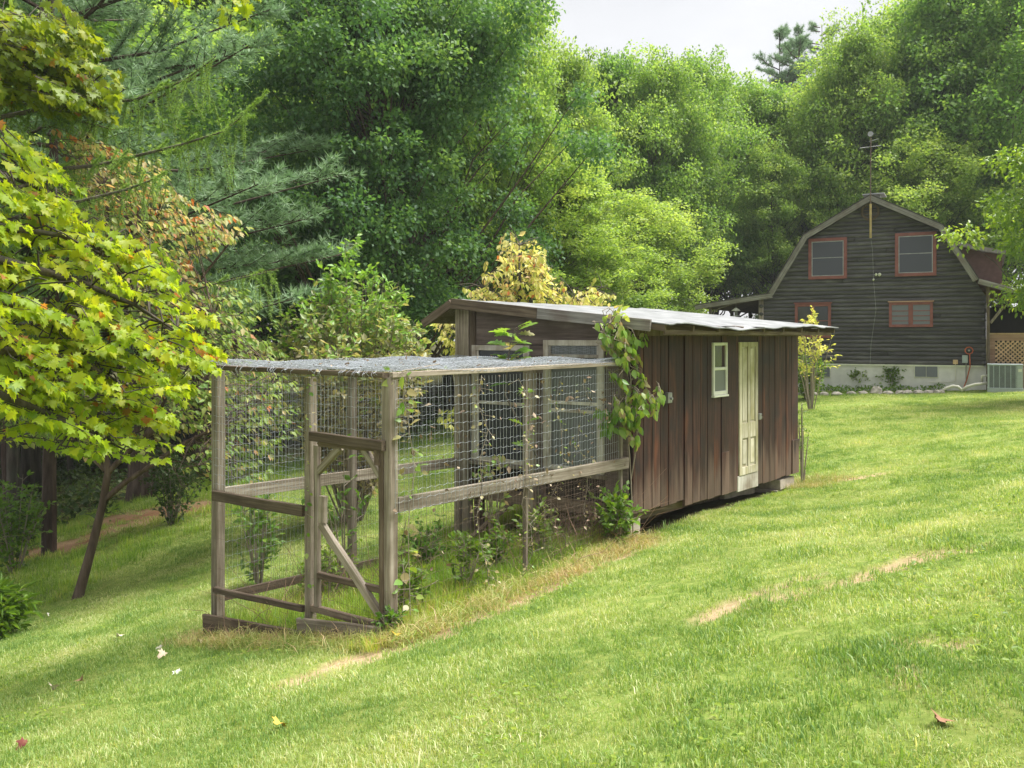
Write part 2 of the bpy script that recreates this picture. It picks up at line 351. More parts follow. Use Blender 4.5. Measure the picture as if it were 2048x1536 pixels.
L_far = foliage('far_maple_leaves', [(0, (.09, .18, .04)), (.5, (.19, .31, .075)), (1, (.34, .43, .13))], trans=.48, tcol=1.5, tsat=(1.15, 1.15, .55), rough=.5, objvar=.26)
L_mid = foliage('dark_maple_leaves', [(0, (.05, .12, .048)), (.55, (.105, .21, .075)), (1, (.21, .33, .11))], trans=.44, rough=.5, spec=.35, tcol=1.5)
L_near = foliage('yellow_green_maple_leaves', [(0, (.15, .24, .02)), (.5, (.32, .42, .028)), (.985, (.50, .50, .035)), (1, (.45, .18, .05))], trans=.52, tcol=1.45, objvar=.2)
L_near2 = foliage('olive_maple_leaves', [(0, (.11, .18, .014)), (.6, (.20, .27, .02)), (.985, (.28, .31, .02)), (1, (.38, .16, .03))], trans=.45, tcol=1.3, objvar=.2)
L_pine = foliage('pine_needles', [(0, (.13, .23, .11)), (1, (.30, .41, .25))], trans=.3, rough=.6, tsat=(1, 1.1, .8))
L_larch = foliage('larch_needles', [(0, (.14, .27, .05)), (1, (.27, .43, .09))], trans=.3, rough=.6)
L_dog = foliage('dogwood_leaves', [(0, (.13, .24, .045)), (.42, (.26, .37, .08)), (.66, (.42, .42, .17)), (.85, (.60, .42, .22)), (1, (.60, .20, .07))], trans=.48, tcol=1.2, tsat=(1.2, 1.1, .7))
L_yel = foliage('yellow_dogwood_leaves', [(0, (.42, .50, .10)), (.4, (.72, .68, .20)), (.75, (.80, .64, .34)), (.94, (.76, .48, .28)), (1, (.70, .20, .08))], trans=.5, tcol=1.15, tsat=(1.1, 1.05, .7))
L_shrub = foliage('shrub_leaves', [(0, (.44, .37, .26)), (.25, (.34, .36, .17)), (.5, (.21, .38, .07)), (1, (.30, .50, .08))], trans=.35, rough=.4, spec=.45)
L_right = foliage('glossy_green_leaves', [(0, (.10, .20, .025)), (.6, (.20, .33, .04)), (1, (.34, .44, .06))], trans=.45, rough=.32, spec=.55)
L_vine = foliage('vine_leaves', [(0, (.10, .22, .035)), (.6, (.20, .34, .06)), (.9, (.38, .46, .13)), (1, (.34, .26, .16))], trans=.42, rough=.35, spec=.5)
L_weed = foliage('weed_leaves', [(0, (.06, .13, .02)), (.6, (.13, .25, .03)), (1, (.26, .36, .05))], trans=.4)
L_grass = foliage('lawn_blades', [(0, (.11, .22, .05)), (.42, (.25, .375, .09)), (.74, (.43, .51, .19)), (1, (.62, .62, .38))], trans=.42, tcol=1.2, rough=.45, objvar=0, patch=.9)
L_long = foliage('long_grass_blades', [(0, (.14, .27, .03)), (.55, (.32, .47, .06)), (.85, (.50, .54, .15)), (1, (.52, .40, .19))], trans=.42, tcol=1.2, objvar=0, patch=1.6)
L_dry = foliage('dry_grass_blades', [(0, (.20, .30, .06)), (.4, (.42, .42, .14)), (.7, (.56, .44, .22)), (1, (.42, .28, .16))], trans=.3, tcol=1.0, objvar=0, patch=2.0)
L_under = foliage('undergrowth_leaves', [(0, (.022, .05, .012)), (.6, (.05, .10, .02)), (1, (.10, .16, .03))], trans=.35)

# ------------------------------------------------------------------ leaf templates and placement
def fan(out, zf):
    V = [(0, .38, 0)] + [(x, y, zf(x, y)) for x, y in out]; n = len(out)
    return np.array(V), np.array([(0, i + 1, (i + 1) % n + 1) for i in range(n)])
TR = np.array([(0, 0, 0), (-.40, .45, .07), (0, 1, -.10), (.40, .45, .07)]), np.array([(0, 2, 1), (0, 3, 2)])
half = [(.24, -.10), (.19, .09), (.56, .10), (.44, .27), (.66, .56), (.36, .50), (.30, .55), (.24, .80), (.10, .76)]
TM = fan([(0, 0)] + half + [(0, 1.02)] + [(-x, y) for x, y in half[::-1]], lambda x, y: .22 * abs(x) - .30 * y * y)
oh = [(.2, .12), (.33, .38), (.27, .66), (.12, .88)]
TO = fan([(0, 0)] + oh + [(0, 1.05)] + [(-x, y) for x, y in oh[::-1]], lambda x, y: .18 * abs(x) - .14 * y * y)
TO4 = np.array([(0, 0, 0), (.30, .42, .07), (.18, .78, 0), (0, 1.05, -.14), (-.18, .78, 0), (-.30, .42, .07)]), np.array([(0, 1, 2), (0, 2, 3), (0, 3, 4), (0, 4, 5)])
okh = [(.10, .15), (.26, .24), (.16, .36), (.42, .46), (.24, .56), (.44, .74), (.22, .76), (.18, .94)]
TK = fan([(0, 0)] + okh + [(0, 1.04)] + [(-x, y) for x, y in okh[::-1]], lambda x, y: .15 * abs(x) - .12 * y * y)
TN = TO4[0] * np.array([.38, 1, 1.6]), TO4[1]
def norm(a): return a / (np.linalg.norm(a, axis=-1, keepdims=True) + 1e-9)
def leaf_arrays(T, P, N, D, size, tint):
    V, Fc = T; D = norm(D); N = norm(N - D * np.sum(N * D, 1, keepdims=True)); X = np.cross(D, N); size = np.asarray(size)[:, None, None]
    W = P[:, None] + size * (V[None, :, 0:1] * X[:, None] + V[None, :, 1:2] * D[:, None] + V[None, :, 2:3] * N[:, None])
    k = len(V); Fa = Fc[None] + (np.arange(len(P)) * k)[:, None, None]
    return W.reshape(-1, 3), Fa.reshape(-1, 3), np.repeat(tint, k)
def leafmesh(name, T, P, N, D, size, tint, mat):
    V, Fa, t = leaf_arrays(T, P, N, D, size, tint); return mesh_np(name, V, Fa, 3, [mat], t)
def randdir(n, r=rng): return norm(r.normal(size=(n, 3)))
def clump_leaves(C, Rr, npc, size, r, flat=.6, upb=.8, tint0=.5, droop=.3, rag=.35, sub=1):
    """leaves through clumps centred at C: denser towards each clump's outside, ragged edge"""
    if sub > 1:
        o = randdir(len(C) * sub, r) * (np.repeat(Rr, sub) * r.uniform(.3, 1.45, len(C) * sub))[:, None]; o[:, 2] *= flat; o[::sub] *= .15
        C = np.repeat(C, sub, 0) + o; Rr = np.repeat(Rr, sub) * r.uniform(.26, .62, len(C)); npc = npc / sub; flat = min(1, flat * 1.35)
    m = len(C); k = np.maximum((npc * (Rr / Rr.mean()) ** 2).astype(int), 6); ci = np.repeat(np.arange(m), k); n = len(ci)
    d = randdir(n, r); rad = (r.random(n) ** .45) * (1 + rag * (r.random(n) - .4)); d[:, 2] = np.where(r.random(n) < .6, np.abs(d[:, 2]), d[:, 2]); off = d * (Rr[ci] * rad)[:, None]; off[:, 2] *= flat
    P = C[ci] + off; N = d * .5 + np.array([0, 0, upb]) + randdir(n, r) * .75
    D = d + randdir(n, r) * .9 + np.array([0, 0, -droop]); tb = r.normal(0, .13, m)
    t = np.clip(tint0 + tb[ci] + r.normal(0, .16, n), 0, .99)
    return P, N, D, size * r.uniform(.65, 1.25, n), t
def crownset(r, H, base, Rm, n, prof='oval', lean=(0, 0)):
    """clump centres through a crown of radius Rm from height base to H"""
    h = r.random(n) ** .85
    if prof == 'oval': Rf = np.sin(np.pi * np.clip(.12 + .86 * h, 0, 1)) ** .65
    elif prof == 'cone': Rf = (1.02 - h) ** .8
    else: Rf = np.clip(1.15 * (1 - h ** 2.4), .15, 1) * np.clip(.55 + 1.6 * h, 0, 1)
    a = r.random(n) * 2 * np.pi; q = .35 + .65 * r.random(n) ** .5; lob = (1 + .25 * np.sin(3 * a + r.random() * 6) + .18 * np.sin(5 * a + 9 * h)) * r.uniform(.8, 1.18, n)
    rad = Rm * Rf * q * lob
    return np.c_[np.cos(a) * rad + lean[0] * h, np.sin(a) * rad + lean[1] * h, base + (H - base) * h]
def limbs_to(mb, r, C, H, base, r0, lean=(0, 0), k=5, every=1, top=.9, thin=.03, tilt=.0):
    tp = [(lean[0] * s * s + .12 * math.sin(s * 7 + r0 * 40) * (s < .9), lean[1] * s * s + .12 * math.cos(s * 5), H * top * s) for s in np.linspace(0, 1, 9)]
    tp[0] = (0, 0, -.3); rr = [r0 * (1.35 if i == 0 else 1) * (1 - .86 * i / 8) for i in range(9)]
    mb.tube(tp, rr, 9)
    for c in C[::every]:
        hr = math.hypot(c[0], c[1]); z0 = max(base * .55, c[2] - hr * .75 - .4); z0 = min(z0, H * top * .95); s = z0 / (H * top); i = min(int(s * 8), 7); f = s * 8 - i
        a = np.array(tp[i]) * (1 - f) + np.array(tp[i + 1]) * f; a[2] = z0; b = np.array(c)
        m1 = a * .62 + b * .38 + np.array([0, 0, -.10 * hr]) * (1 if tilt == 0 else -tilt) + r.normal(0, .06 * hr, 3) * .6; m2 = a * .28 + b * .72 + r.normal(0, .05 * hr, 3) * .6
        ra = max(thin, r0 * .34 * (1 - s)); mb.tube([a, m1, m2, b], [ra, ra * .65, ra * .4, thin * .35], k, cap=False)
    return mb

# ------------------------------------------------------------------ the animal run (frame: x = along to the shed, y = across to the left)
TH = math.atan2(.773, .635); D0 = 7.5; OX, OY = -.1367 * D0, D0
def W2(t, s): return OX + .635 * t - .773 * s, OY + .773 * t + .635 * s
def solve_t(px, s): x, y = W2(0, s); r = (px - CX) / F; return (r * y - x) / (.635 - r * .773)
def solve_s(px, t): x, y = W2(t, 0); r = (px - CX) / F; return (r * y - x) / (-.773 - r * .635)
def zt(px, py, s): t = solve_t(px, s); return t, -(py - HY) / F * W2(t, s)[1]
def zs(px, py, t): s = solve_s(px, t); return s, -(py - HY) / F * W2(t, s)[1]
run = root('animal_run', OX, OY, g1(OX, OY), TH, label='weathered wooden animal run caged in wire mesh, joined to the near end of the shed', cat='animal run')
RW, RL, RT = 2.56, 3.62, -.335
def gl(t, s): x, y = W2(t, s); return g1(x, y)
def post(t, s, top=RT, w=.10, mat=None, dz=.15): return beam('post', (t, s, gl(t, s) - dz), (t, s, top), w, w, mat or M_post, run, up=(0, 1, 0))
post(0, 0, w=.105); post(0, RW, w=.105); post(0, solve_s(621, 0), w=.085, top=RT - .03)
post(1.85, .02, w=.042, top=RT - .03); post(1.77, RW, w=.085); post(RL, .03, w=.05); post(RL - .02, RW, w=.085); post(RL - .05, RW / 2, w=.08)
sm = solve_s(621, 0)
TOPB = [((-.06, -.02), (-.06, RW + .06)), ((-.03, -.02), (RL + .02, .0)), ((0, RW), (RL, RW)), ((RL, 0), (RL, RW)), ((1.8, 0), (1.8, RW))]
for (a, b) in TOPB: beam('top_rail', (*a, RT + .02), (*b, RT + .035), .09, .045, M_dark if a[0] < 0 and b[0] < 0 else M_post, run)
# mid rails
beam('rail', (0.05, -.035, zt(800, 1006, 0)[1]), (RL + .06, -.035, zt(1255, 924, 0)[1] ), .04, .125, M_post, run)
beam('rail', (0.05, RW, -1.60), (RL, RW, -1.66), .04, .13, M_post, run)
beam('rail', (-.075, RW - .03, zs(445, 990, 0)[1]), (-.055, sm + .03, zs(612, 1020, 0)[1]), .045, .10, M_dark, run)
beam('rail', (-.06, RW - .03, zs(445, 1178, 0)[1]), (-.05, sm + .03, zs(612, 1214, 0)[1]), .05, .055, M_dark, run)
beam('rail', (-.01, sm - .03, zs(628, 1216, 0)[1]), (-.01, .04, zs(764, 1250, 0)[1]), .05, .06, M_dark, run)
beam('rail', (0.05, RW, -2.66), (RL, RW, -2.75), .04, .09, M_dark, run)
# sill boards on the ground
beam('sill_board', (-.12, RW + .06, -2.93), (-.11, sm, -2.78), .04, .24, M_dark, run)
beam('sill_board', (-.115, sm + .02, -2.60), (-.12, .0, -2.46), .05, .12, M_post, run)
beam('sill_board', (-.17, sm + .05, -2.74), (-.17, -.02, -2.56), .035, .16, M_dark, run)
# gate
gate = MB().box(.0, .005, .05, .06, -2.3, -2.29).build('gate', M_rust, run)
def gb(p, q, w=.045, mat=M_post, up=(1, 0, 0), nm='gate_rail', x=-.03, h=.05):
    s0, z0 = zs(*p, x); s1, z1 = zs(*q, x); return beam(nm, (x, s0, z0), (x, s1, z1), w, h, mat, gate, up=up)
gb((622, 872), (768, 892), .085, M_dark, nm='gate_rail', x=-.075); gb((640, 885), (764, 896), .07, M_dark)
gb((634, 890), (636, 1212), .05, nm='gate_stile', x=-.02); gb((765, 893), (766, 1245), .05, M_dark, nm='gate_stile', x=-.045)
gb((646, 992), (646, 1045), .075, nm='gate_stile', x=-.06); gb((640, 880 + 20), (683, 896), .0001 + .05, nm='gate_brace') if False else None
gb((637, 942), (681, 895), .06, nm='gate_brace', x=-.015); gb((728, 898), (762, 952), .06, nm='gate_brace', x=-.015)
gb((643, 1048), (760, 1228), .075, nm='gate_brace', x=-.05); gb((638, 1150), (764, 1180), .055, M_dark, nm='gate_rail', x=-.025)
MB().box(-.1, -.085, .03, .05, 0, .1)
hs, hz = zs(768, 900, 0)
MB().box(-.085, -.07, hs - .03, hs + .03, hz - .12, hz + .02).build('hinge', M_rust, gate)
# wire mesh
def wires(mb, fn, U, V, du, dv, r, amp, seg_u=.03, seg_v=.25, jit=.006, rr=None):
    """fn(u,v)->xyz; lines along u every dv (wavy) and along v every du"""
    rr = rr or random
    def line(P, r):
        P = np.array(P); n = len(P); d = np.gradient(P, axis=0); d = norm(d); a = norm(np.cross(d, np.array([.3, .5, .81]))); b = np.cross(d, a)
        Vv = np.stack([P + (a * math.cos(q) + b * math.sin(q)) * r for q in (0, 2.094, 4.189)], 1).reshape(-1, 3)
        i = np.arange(n - 1)[:, None] * 3; j = np.arange(3)[None]; j2 = (j + 1) % 3
        Fc = np.stack([i + j, i + j2, i + 3 + j2, i + 3 + j], -1).reshape(-1, 4)
        mb.append((Vv, Fc))
    v = 0.0
    while v <= V + 1e-6:
        n = max(4, int(U / seg_u)); us = np.linspace(0, U, n); ph = rr.random() * 6; o = rr.uniform(-jit, jit) * 2
        line([fn(u, v + o + amp * math.sin(u / du * math.pi + ph) + .012 * math.sin(u * 1.7 + v * 3), .5 * amp * math.cos(u / du * math.pi + ph)) for u in us], r); v += dv
    u = 0.0
    while u <= U + 1e-6:
        n = max(4, int(V / seg_v)); vs = np.linspace(0, V, n); o = rr.uniform(-jit, jit); k = rr.uniform(-jit, jit)
        line([fn(u + o + k * math.sin(q * 5), q, 0) for q in vs], r); u += du
def wbuild(lst, name, mat, parent, **kw):
    V = np.concatenate([a for a, _ in lst]); off = np.cumsum([0] + [len(a) for a, _ in lst][:-1])
    Fc = np.concatenate([f + o for (_, f), o in zip(lst, off)]); me = mesh_np(name, V, Fc, 4, [mat])
    return link(name, me, parent, kind='stuff', **kw)
mid_r = -1.415
def side(u, v, w): 
    bul = .10 * max(0, (u - 2.6)) ** 1.5
    return (u, -.062 - w - .015 * math.sin(u * 1.9) * math.sin(v * 2.2 + 1) + bul * (1 if v > 0 else 1), 0)
l = []; wires(l, lambda u, v, w: np.array([side(u, v, w)[0], side(u, v, w)[1], mid_r - .06 + v]), RL + .02, 1.12, .052, .088, .0016, .006)
wbuild(l, 'wire_mesh', M_galv, run)
l = []; wires(l, lambda u, v, w: np.array([u, side(u, -.1, w)[1] + .002, max(mid_r - v, gl(u, 0) - .03)]), RL + .02, 1.05, .052, .125, .0013, .006)
wires(l, lambda u, v, w: np.array([u + RL - 1.55, side(u + RL - 1.55, -.1, w)[1] + .012, mid_r - .05 - v]), 1.55, .8, .026, .03, .0010, .006)
wbuild(l, 'wire_mesh', M_rust, run)
l = []; wires(l, lambda u, v, w: np.array([-.055 - w, RW - u, RT - v]), RW - sm, 1.20, .052, .088, .0015, .005)
wires(l, lambda u, v, w: np.array([-.05 - w, sm - u, RT - v]), sm, .52, .052, .088, .0015, .005); wbuild(l, 'wire_mesh', M_galv, run)
l = []; wires(l, lambda u, v, w: np.array([-.058 - w, RW - u, -1.53 - v]), RW - sm, 1.38, .030, .16, .0012, .003)
wires(l, lambda u, v, w: np.array([-.012 - w, sm - u, -.92 - v]), sm, 1.60, .030, .16, .0012, .003); wbuild(l, 'wire_mesh', M_rust, run)
l = []; wires(l, lambda u, v, w: np.array([u, RW + .06 + w, RT - v]), RL, 1.25, .052, .088, .0015, .005)
wires(l, lambda u, v, w: np.array([u, RW + .06 + w, -1.55 - v]), RL, 1.25, .052, .14, .0012, .004); wbuild(l, 'wire_mesh', M_galv, run)
l = []
for q in range(3):
    ph = q * 1.3
    wires(l, lambda u, v, w: np.array([u - .10, v - .07, RT + .052 + .012 * q + .022 * math.sin(u * 3.1 + v * 2 + ph) + .015 * math.sin(v * 7.3 - u * 2 + ph) + w]), RL + .1, RW + .16, .045 + .004 * q, .05, .0017, .012, seg_v=.06)
wbuild(l, 'roof_netting', M_galv, run)
# loose wire ends curling over the front edge
l = MB()
for i in range(46):
    s = random.uniform(0, RW); p = Vector((-.11, s, RT + .06)); q = p + Vector((-.02, random.uniform(-.06, .06), -random.uniform(.03, .09))); l.tube([p, (p + q) / 2 + Vector((-.025, 0, .0)), q], .0016, 3, False)
l.build('wire_end', M_galv, run, kind='stuff')

# ------------------------------------------------------------------ the shed (same frame)
shed = root('garden_shed', *W2(3.8, 0), gl(3.8, 0), TH, label='dark red-brown plank shed on blocks with a low silver roof and a narrow cream door', cat='shed')
T0, T1, SW = 3.80, 8.77, 2.76
SZ = gl(3.8, 0)
# shed children are given in run frame; shift x by -T0
def sx(t): return t - T0
def wp(px, py): t, z = zt(px, py, 0); return sx(t), z
def ep(px, py): return zs(px, py, T0)
xe = [1262, 1266, 1283, 1300, 1317, 1333, 1349, 1364, 1380, 1395.5, 1409, 1423, 1437, 1452, 1468, 1511, 1522, 1534.5, 1546, 1557.5, 1568.5, 1579, 1592.5]
bz = {1364: 1006}
for i in range(len(xe) - 1):
    a, b = xe[i], xe[i + 1]
    if a == 1468: continue
    t0, t1 = wp(a, 700)[0], wp(b, 700)[0]
    low = -2.07 if a < 1364 else (-2.14 if a < 1468 else -2.16); low += random.uniform(-.012, .012)
    prd = random.uniform(0, .010) + (.012 if 1364 <= a < 1468 else 0)
    g = .006
    o = MB().box(t0 + g, t1 - g, -.025 - prd, .0, low, .13).build('plank', M_plank, shed, bevel=.003)
for a, b in ((1437, 1452), (1579, 1592)):                    # patch boards
    t0, t1 = wp(a, 700)[0], wp(b, 700)[0]; zz = wp(a, 905 if a < 1500 else 880)[1]
    MB().box(t0 + .004, t1 - .004, -.052, -.036, -2.15, zz).build('plank', M_plank, shed, bevel=.003)
# inner wall behind the planks so nothing shows through the gaps
MB().box(sx(T0) + .02, sx(T1) - .02, .004, .02, -2.0, .12).build('sheathing', M_black, shed)
MB().box(sx(T0) + .04, sx(T1) - .01, .03, SW - .03, -2.06, -1.98).build('floor_deck', M_dark, shed)
for s in (.12, SW / 2, SW - .15): beam('floor_beam', (sx(T0) + .1, s, -2.13), (sx(T1) - .05, s, -2.13), .09, .14, M_dark, shed)
# door
dx0, dx1 = wp(1473, 800)[0], wp(1510, 800)[0]; dzt, dzb = wp(1490, 684)[1], wp(1490, 947)[1]
door = MB().box(dx0, dx1, -.034, -.006, dzb, dzt).build('door', M_door, shed, bevel=.004)
dw = dx1 - dx0
def dp(a, b, c, d):   # raised rails round four recessed panels
    return MB().box(dx0 + dw * a, dx0 + dw * b, -.050, -.0345, dzb + (dzt - dzb) * c, dzb + (dzt - dzb) * d)
for a, b, c, d in ((0, .14, 0, 1), (.86, 1, 0, 1), (.45, .55, .0, 1)): dp(a, b, c, d).build('door_stile', M_door, door, bevel=.004)
for c, d in ((0, .06), (.275, .39), (.965, 1)): 
    dp(.142, .448, c, d).build('door_rail', M_door, door, bevel=.004); dp(.552, .858, c, d).build('door_rail', M_door, door, bevel=.004)
for c, d in ((.08, .26), (.405, .95)):
    for a in (.19, .60): 
        MB().box(dx0 + dw * a, dx0 + dw * (a + .21), -.043, -.0345, dzb + (dzt - dzb) * c, dzb + (dzt - dzb) * d).build('door_panel', M_door, door, bevel=.006)
lx, lz = wp(1512, 832)
MB().box(lx - .03, lx + .05, -.075, -.04, lz - .05, lz + .04).build('latch', M_metal, door, bevel=.006)
MB().tube([(lx + .02, -.08, lz + .02), (lx + .02, -.10, lz - .01), (lx + .02, -.08, lz - .05)], .007, 6).build('padlock', M_rust, door)
MB().box(dx0 - .04, dx1 + .02, -.04, -.002, wp(1490, 978)[1], dzb - .004).build('threshold_board', M_peel, shed, bevel=.004)
fx = wp(1468, 700)[0]
MB().box(fx + .003, dx0 - .004, -.03, -.001, wp(1490, 975)[1], .13).build('door_jamb', M_plank, shed)
MB().box(dx0 - .002, dx1 + .01, -.028, -.001, dzt + .004, .13).build('door_head', M_plank, shed)
# small window
wx0, wx1 = wp(1417.5, 700)[0], wp(1445.5, 700)[0]; wz1, wz0 = wp(1431, 685)[1], wp(1431, 789)[1]
win = MB()
for a in ((wx0, wx0 + .035, wz0, wz1), (wx1 - .035, wx1, wz0, wz1)): win.box(a[0], a[1], -.075, -.03, a[2], a[3])
zm = wp(1431, 737)[1]
for z0, z1 in ((wz0, wz0 + .05), (wz1 - .04, wz1), (zm - .02, zm + .02)): win.box(wx0 + .036, wx1 - .036, -.073, -.031, z0, z1)
wo_ = win.build('window', M_white, shed, bevel=.004)
MB().box(wx0 + .036, wx1 - .036, -.052, -.046, wz0 + .05, zm - .02).build('pane', M_milk, wo_)
MB().box(wx0 + .036, wx1 - .036, -.046, -.040, zm + .02, wz1 - .04).build('pane', M_glass, wo_)
MB().box(wx0 - .01, wx1 + .01, -.09, -.03, wz0 - .03, wz0 - .003).build('sill', M_white, wo_, bevel=.004)
ex, ez = wp(1328, 795)
MB().box(ex - .05, ex + .05, -.09, -.035, ez - .065, ez + .065).build('outlet_box', M_metal, shed, bevel=.006)
MB().tube([(ex + .01, -.115, ez - .01), (ex + .01, -.088, ez - .01)], .018, 8).build('outlet_cover', M_metal, shed)
# concrete blocks
def blk(t0, t1, s0, s1, z0, z1): MB().box(sx(t0), sx(t1), s0, s1, z0, z1).build('concrete_block', M_block, shed, bevel=.008)
blk(3.80, 4.02, .0, .40, -2.34, -2.145); blk(3.805, 4.05, .01, .41, -2.55, -2.346)
blk(8.15, 8.70, -.0, .40, -2.36, -2.205); blk(8.10, 8.62, .03, .43, -2.56, -2.364); blk(6.95, 8.0, .35, .6, -2.55, -2.21)
blk(8.3, 8.7, 2.2, 2.6, -2.8, -2.205)
MB().box(sx(4.1), sx(8.0), .42, .46, -2.75, -2.10).build('skirt_or_shade_board', M_dark, shed)  # dark board added under the shed to keep the gap in shade
# end wall facing the run, on local x = 0 looking to -x
def eb(p, q, x0, x1, name, mat, **kw):
    s0, z0 = ep(*p); s1, z1 = ep(*q); s0, s1 = sorted((s0, s1)); z0, z1 = sorted((z0, z1))
    return MB().box(x0, x1, s0, s1, z0, z1).build(name, mat, shed, bevel=.004, **kw)
RZ = lambda s: .44 - (.44 - .11) * (2.62 - s) / 3.22 if s < 2.62 else .44 - (s - 2.62) * .44     # underside of roof
def panel(s0, s1, zb_, x0, x1, name, mat, ztop=None):
    pts = [(s0, zb_), (s1, zb_), (s1, (RZ(s1) if ztop is None else ztop)), (s0, (RZ(s0) if ztop is None else ztop))]
    return MB().prismx(pts, x0, x1).build(name, mat, shed, bevel=.004)
def S_(px): return solve_s(px, T0)
cA, cB, cC = SW, S_(942), S_(953)
panel(cB + .004, cA, gl(3.8, SW) - .1, -.05, .05, 'corner_post', M_post)
panel(cC, cB - .002, -2.0, -.03, .02, 'trim_board', M_dark)
wl0, wl1 = S_(945), S_(1062); wr0, wr1 = S_(1090), S_(1211)
ztp = ep(1000, 690)[1]; ztp2 = ep(1150, 680)[1]; zbt = ep(1000, 925)[1]
panel(.03, cC - .003, ztp + .0, -.012, .012, 'plywood_panel', M_ply)
panel(wr0 + .005, wl1 - .005, -2.02, -.030, .030, 'wall_post', M_ply, ztop=ztp - .004)
panel(.03, wr1 - .004, -2.02, -.018, .018, 'plywood_panel', M_ply, ztop=ztp - .004)
def ewin(s0, s1, z0, z1, splits, mat, name='window'):
    lo, hi = sorted((s0, s1)); w = .075; m = MB()
    m.box(-.045, -.0135, lo, lo + w, z0, z1); m.box(-.045, -.0135, hi - w, hi, z0, z1); m.box(-.044, -.0135, lo + w, hi - w, z1 - .07, z1); m.box(-.044, -.0135, lo + w, hi - w, z0, z0 + .06)
    fr = m.build(name, M_peel, shed, bevel=.004)
    for q in splits: MB().box(-.032, -.012, lo + w, hi - w, q - .02, q + .02).build('glazing_bar', M_peel, fr, bevel=.003)
    for i in (0, 1):
        a = lo + w if i == 0 else hi - w - .035
        MB().box(-.030, -.010, a, a + .035, z0 + .061, z1 - .072).build('sash', M_peel, fr, bevel=.003)
    MB().box(-.008, -.002, lo + w, hi - w, z0 + .06, z1 - .07).build('pane', mat, fr)
    MB().box(-.085, -.02, lo - .04, hi + .04, z0 - .05, z0 - .002).build('sill', M_post, fr, bevel=.004); return fr
ewin(wl1, wl0 - .02, zbt, ztp - .002, [ep(1000, 806)[1]], M_glass)
# cut the wall panel above the right window: it stands slightly proud instead
w2 = ewin(wr1, wr0, zbt, ztp2, [ep(1150, 712)[1], ep(1150, 806)[1], ep(1150, 822)[1]], M_milk)
l = []; lo, hi = sorted((wr1, wr0)); wires(l, lambda u, v, w: np.array([-.040 - w, lo + .08 + u, ztp2 - .075 - v]), hi - lo - .16, .09, .02, .02, .0012, .006)
wbuild(l, 'hex_netting', M_galv, w2)
MB().box(.03, .06, .03, SW - .05, -2.0, .05).build('wall_lining', M_black, shed)
beam('floor_joist', (-.03, -.0, -2.06), (-.03, SW, -2.06), .06, .16, M_dark, shed)
for s, zz in ((S_(1053), 0), (S_(1085), 0), (SW - .35, 0), (.25, 0)):
    beam('leg', (.05, s, gl(3.8, s) - .1), (.05, s, -2.10), .10, .13, M_dark, shed, up=(0, 1, 0))
for s in (.5, SW - .1): beam('leg', (T1 - T0 - .15, s, gl(8.6, s) - .1), (T1 - T0 - .15, s, -2.10), .12, .12, M_dark, shed, up=(0, 1, 0))
beam('leg', (2.6, SW - .1, gl(6.4, SW) - .1), (2.6, SW - .1, -2.1), .12, .12, M_dark, shed, up=(0, 1, 0))
beam('prop_board', (-.75, SW - .55, gl(3.05, SW - .55)), (-.02, SW - 1.0, -2.12), .12, .03, M_dark, shed, up=(0, 0, 1))
# rear and side walls (out of sight but solid)
MB().box(0, T1 - T0, SW - .02, SW, -2.05, .36).build('rear_wall', M_plank, shed)
MB().prismx([(.0, -2.08), (SW, -2.08), (SW, .36), (2.62, .42), (0, .12)], T1 - T0 - .02, T1 - T0).build('far_wall', M_plank, shed)
# roof
ra, rb = -.20, T1 - T0 + .18
def roof_sheet():
    n = 60; m = 14; V = []; Fc = []
    for i in range(n):
        t = ra + (rb - ra) * i / (n - 1)
        for j in range(m):
            s = -.62 + (2.64 + .62) * j / (m - 1)
            z = .500 - (.500 - .150) * (2.64 - s) / 3.26
            edge = max(0, 1 - (s + .62) / .5)
            z += edge * (.014 * math.sin(t * 5.1) * math.sin(t * 1.7 + 1) - .055 * math.exp(-((t - 1.75) / 1.0) ** 2)) + .004 * math.sin(t * 11 + j)
            z += .008 * (abs((t % .92) - .46) > .44)
            V.append((t, s, z))
    for i in range(n - 1):
        for j in range(m - 1): Fc.append((i * m + j, i * m + j + 1, (i + 1) * m + j + 1, (i + 1) * m + j))
    mb = MB(); mb.add(V, Fc); return mb
rf = roof_sheet().build('roof', M_roofm, shed)
so = rf.modifiers.new('thick', 'SOLIDIFY'); so.thickness = .012; so.offset = -1
MB().prism([(ra, .0)] * 0 + [(ra, 0), (rb, 0), (rb, .001), (ra, .001)], 0, .001)
V = [(ra, 2.64, .500), (rb, 2.64, .500), (rb, 3.20, .225), (ra, 3.20, .225)]
MB().add([Vector(v) for v in V] + [Vector(v) - Vector((0, 0, .03)) for v in V], [(0, 1, 2, 3), (7, 6, 5, 4), (0, 3, 7, 4), (1, 5, 6, 2), (3, 2, 6, 7), (0, 4, 5, 1)]).build('roof_slope', M_dark, shed)
for k in range(9):
    t = ra + .03 + (rb - ra - .06) * k / 8
    beam('rafter', (t, -.56, .105), (t, 2.60, .44), .04, .07, M_dark, shed, jit=.001); 
    if k: beam('rafter', (t, 2.66, .44), (t, 3.15, .20), .04, .07, M_dark, shed, jit=.001)
beam('fascia', (ra - .028, -.40, .135), (ra - .028, 1.2, .302), .03, .135, M_grey, shed); beam('fascia', (ra - .030, 1.205, .302), (ra - .028, 2.66, .455), .03, .135, M_dark, shed)
beam('fascia', (ra - .026, 2.665, .455), (ra - .026, 3.20, .185), .03, .115, M_dark, shed)
beam('eave_board', (ra + .1, -.50, .058), (rb - .05, -.50, .058), .03, .05, M_dark, shed)
MB().box(ra + .2, rb - .1, -.06, -.034, .02, .125).build('frieze_board', M_dark, shed)
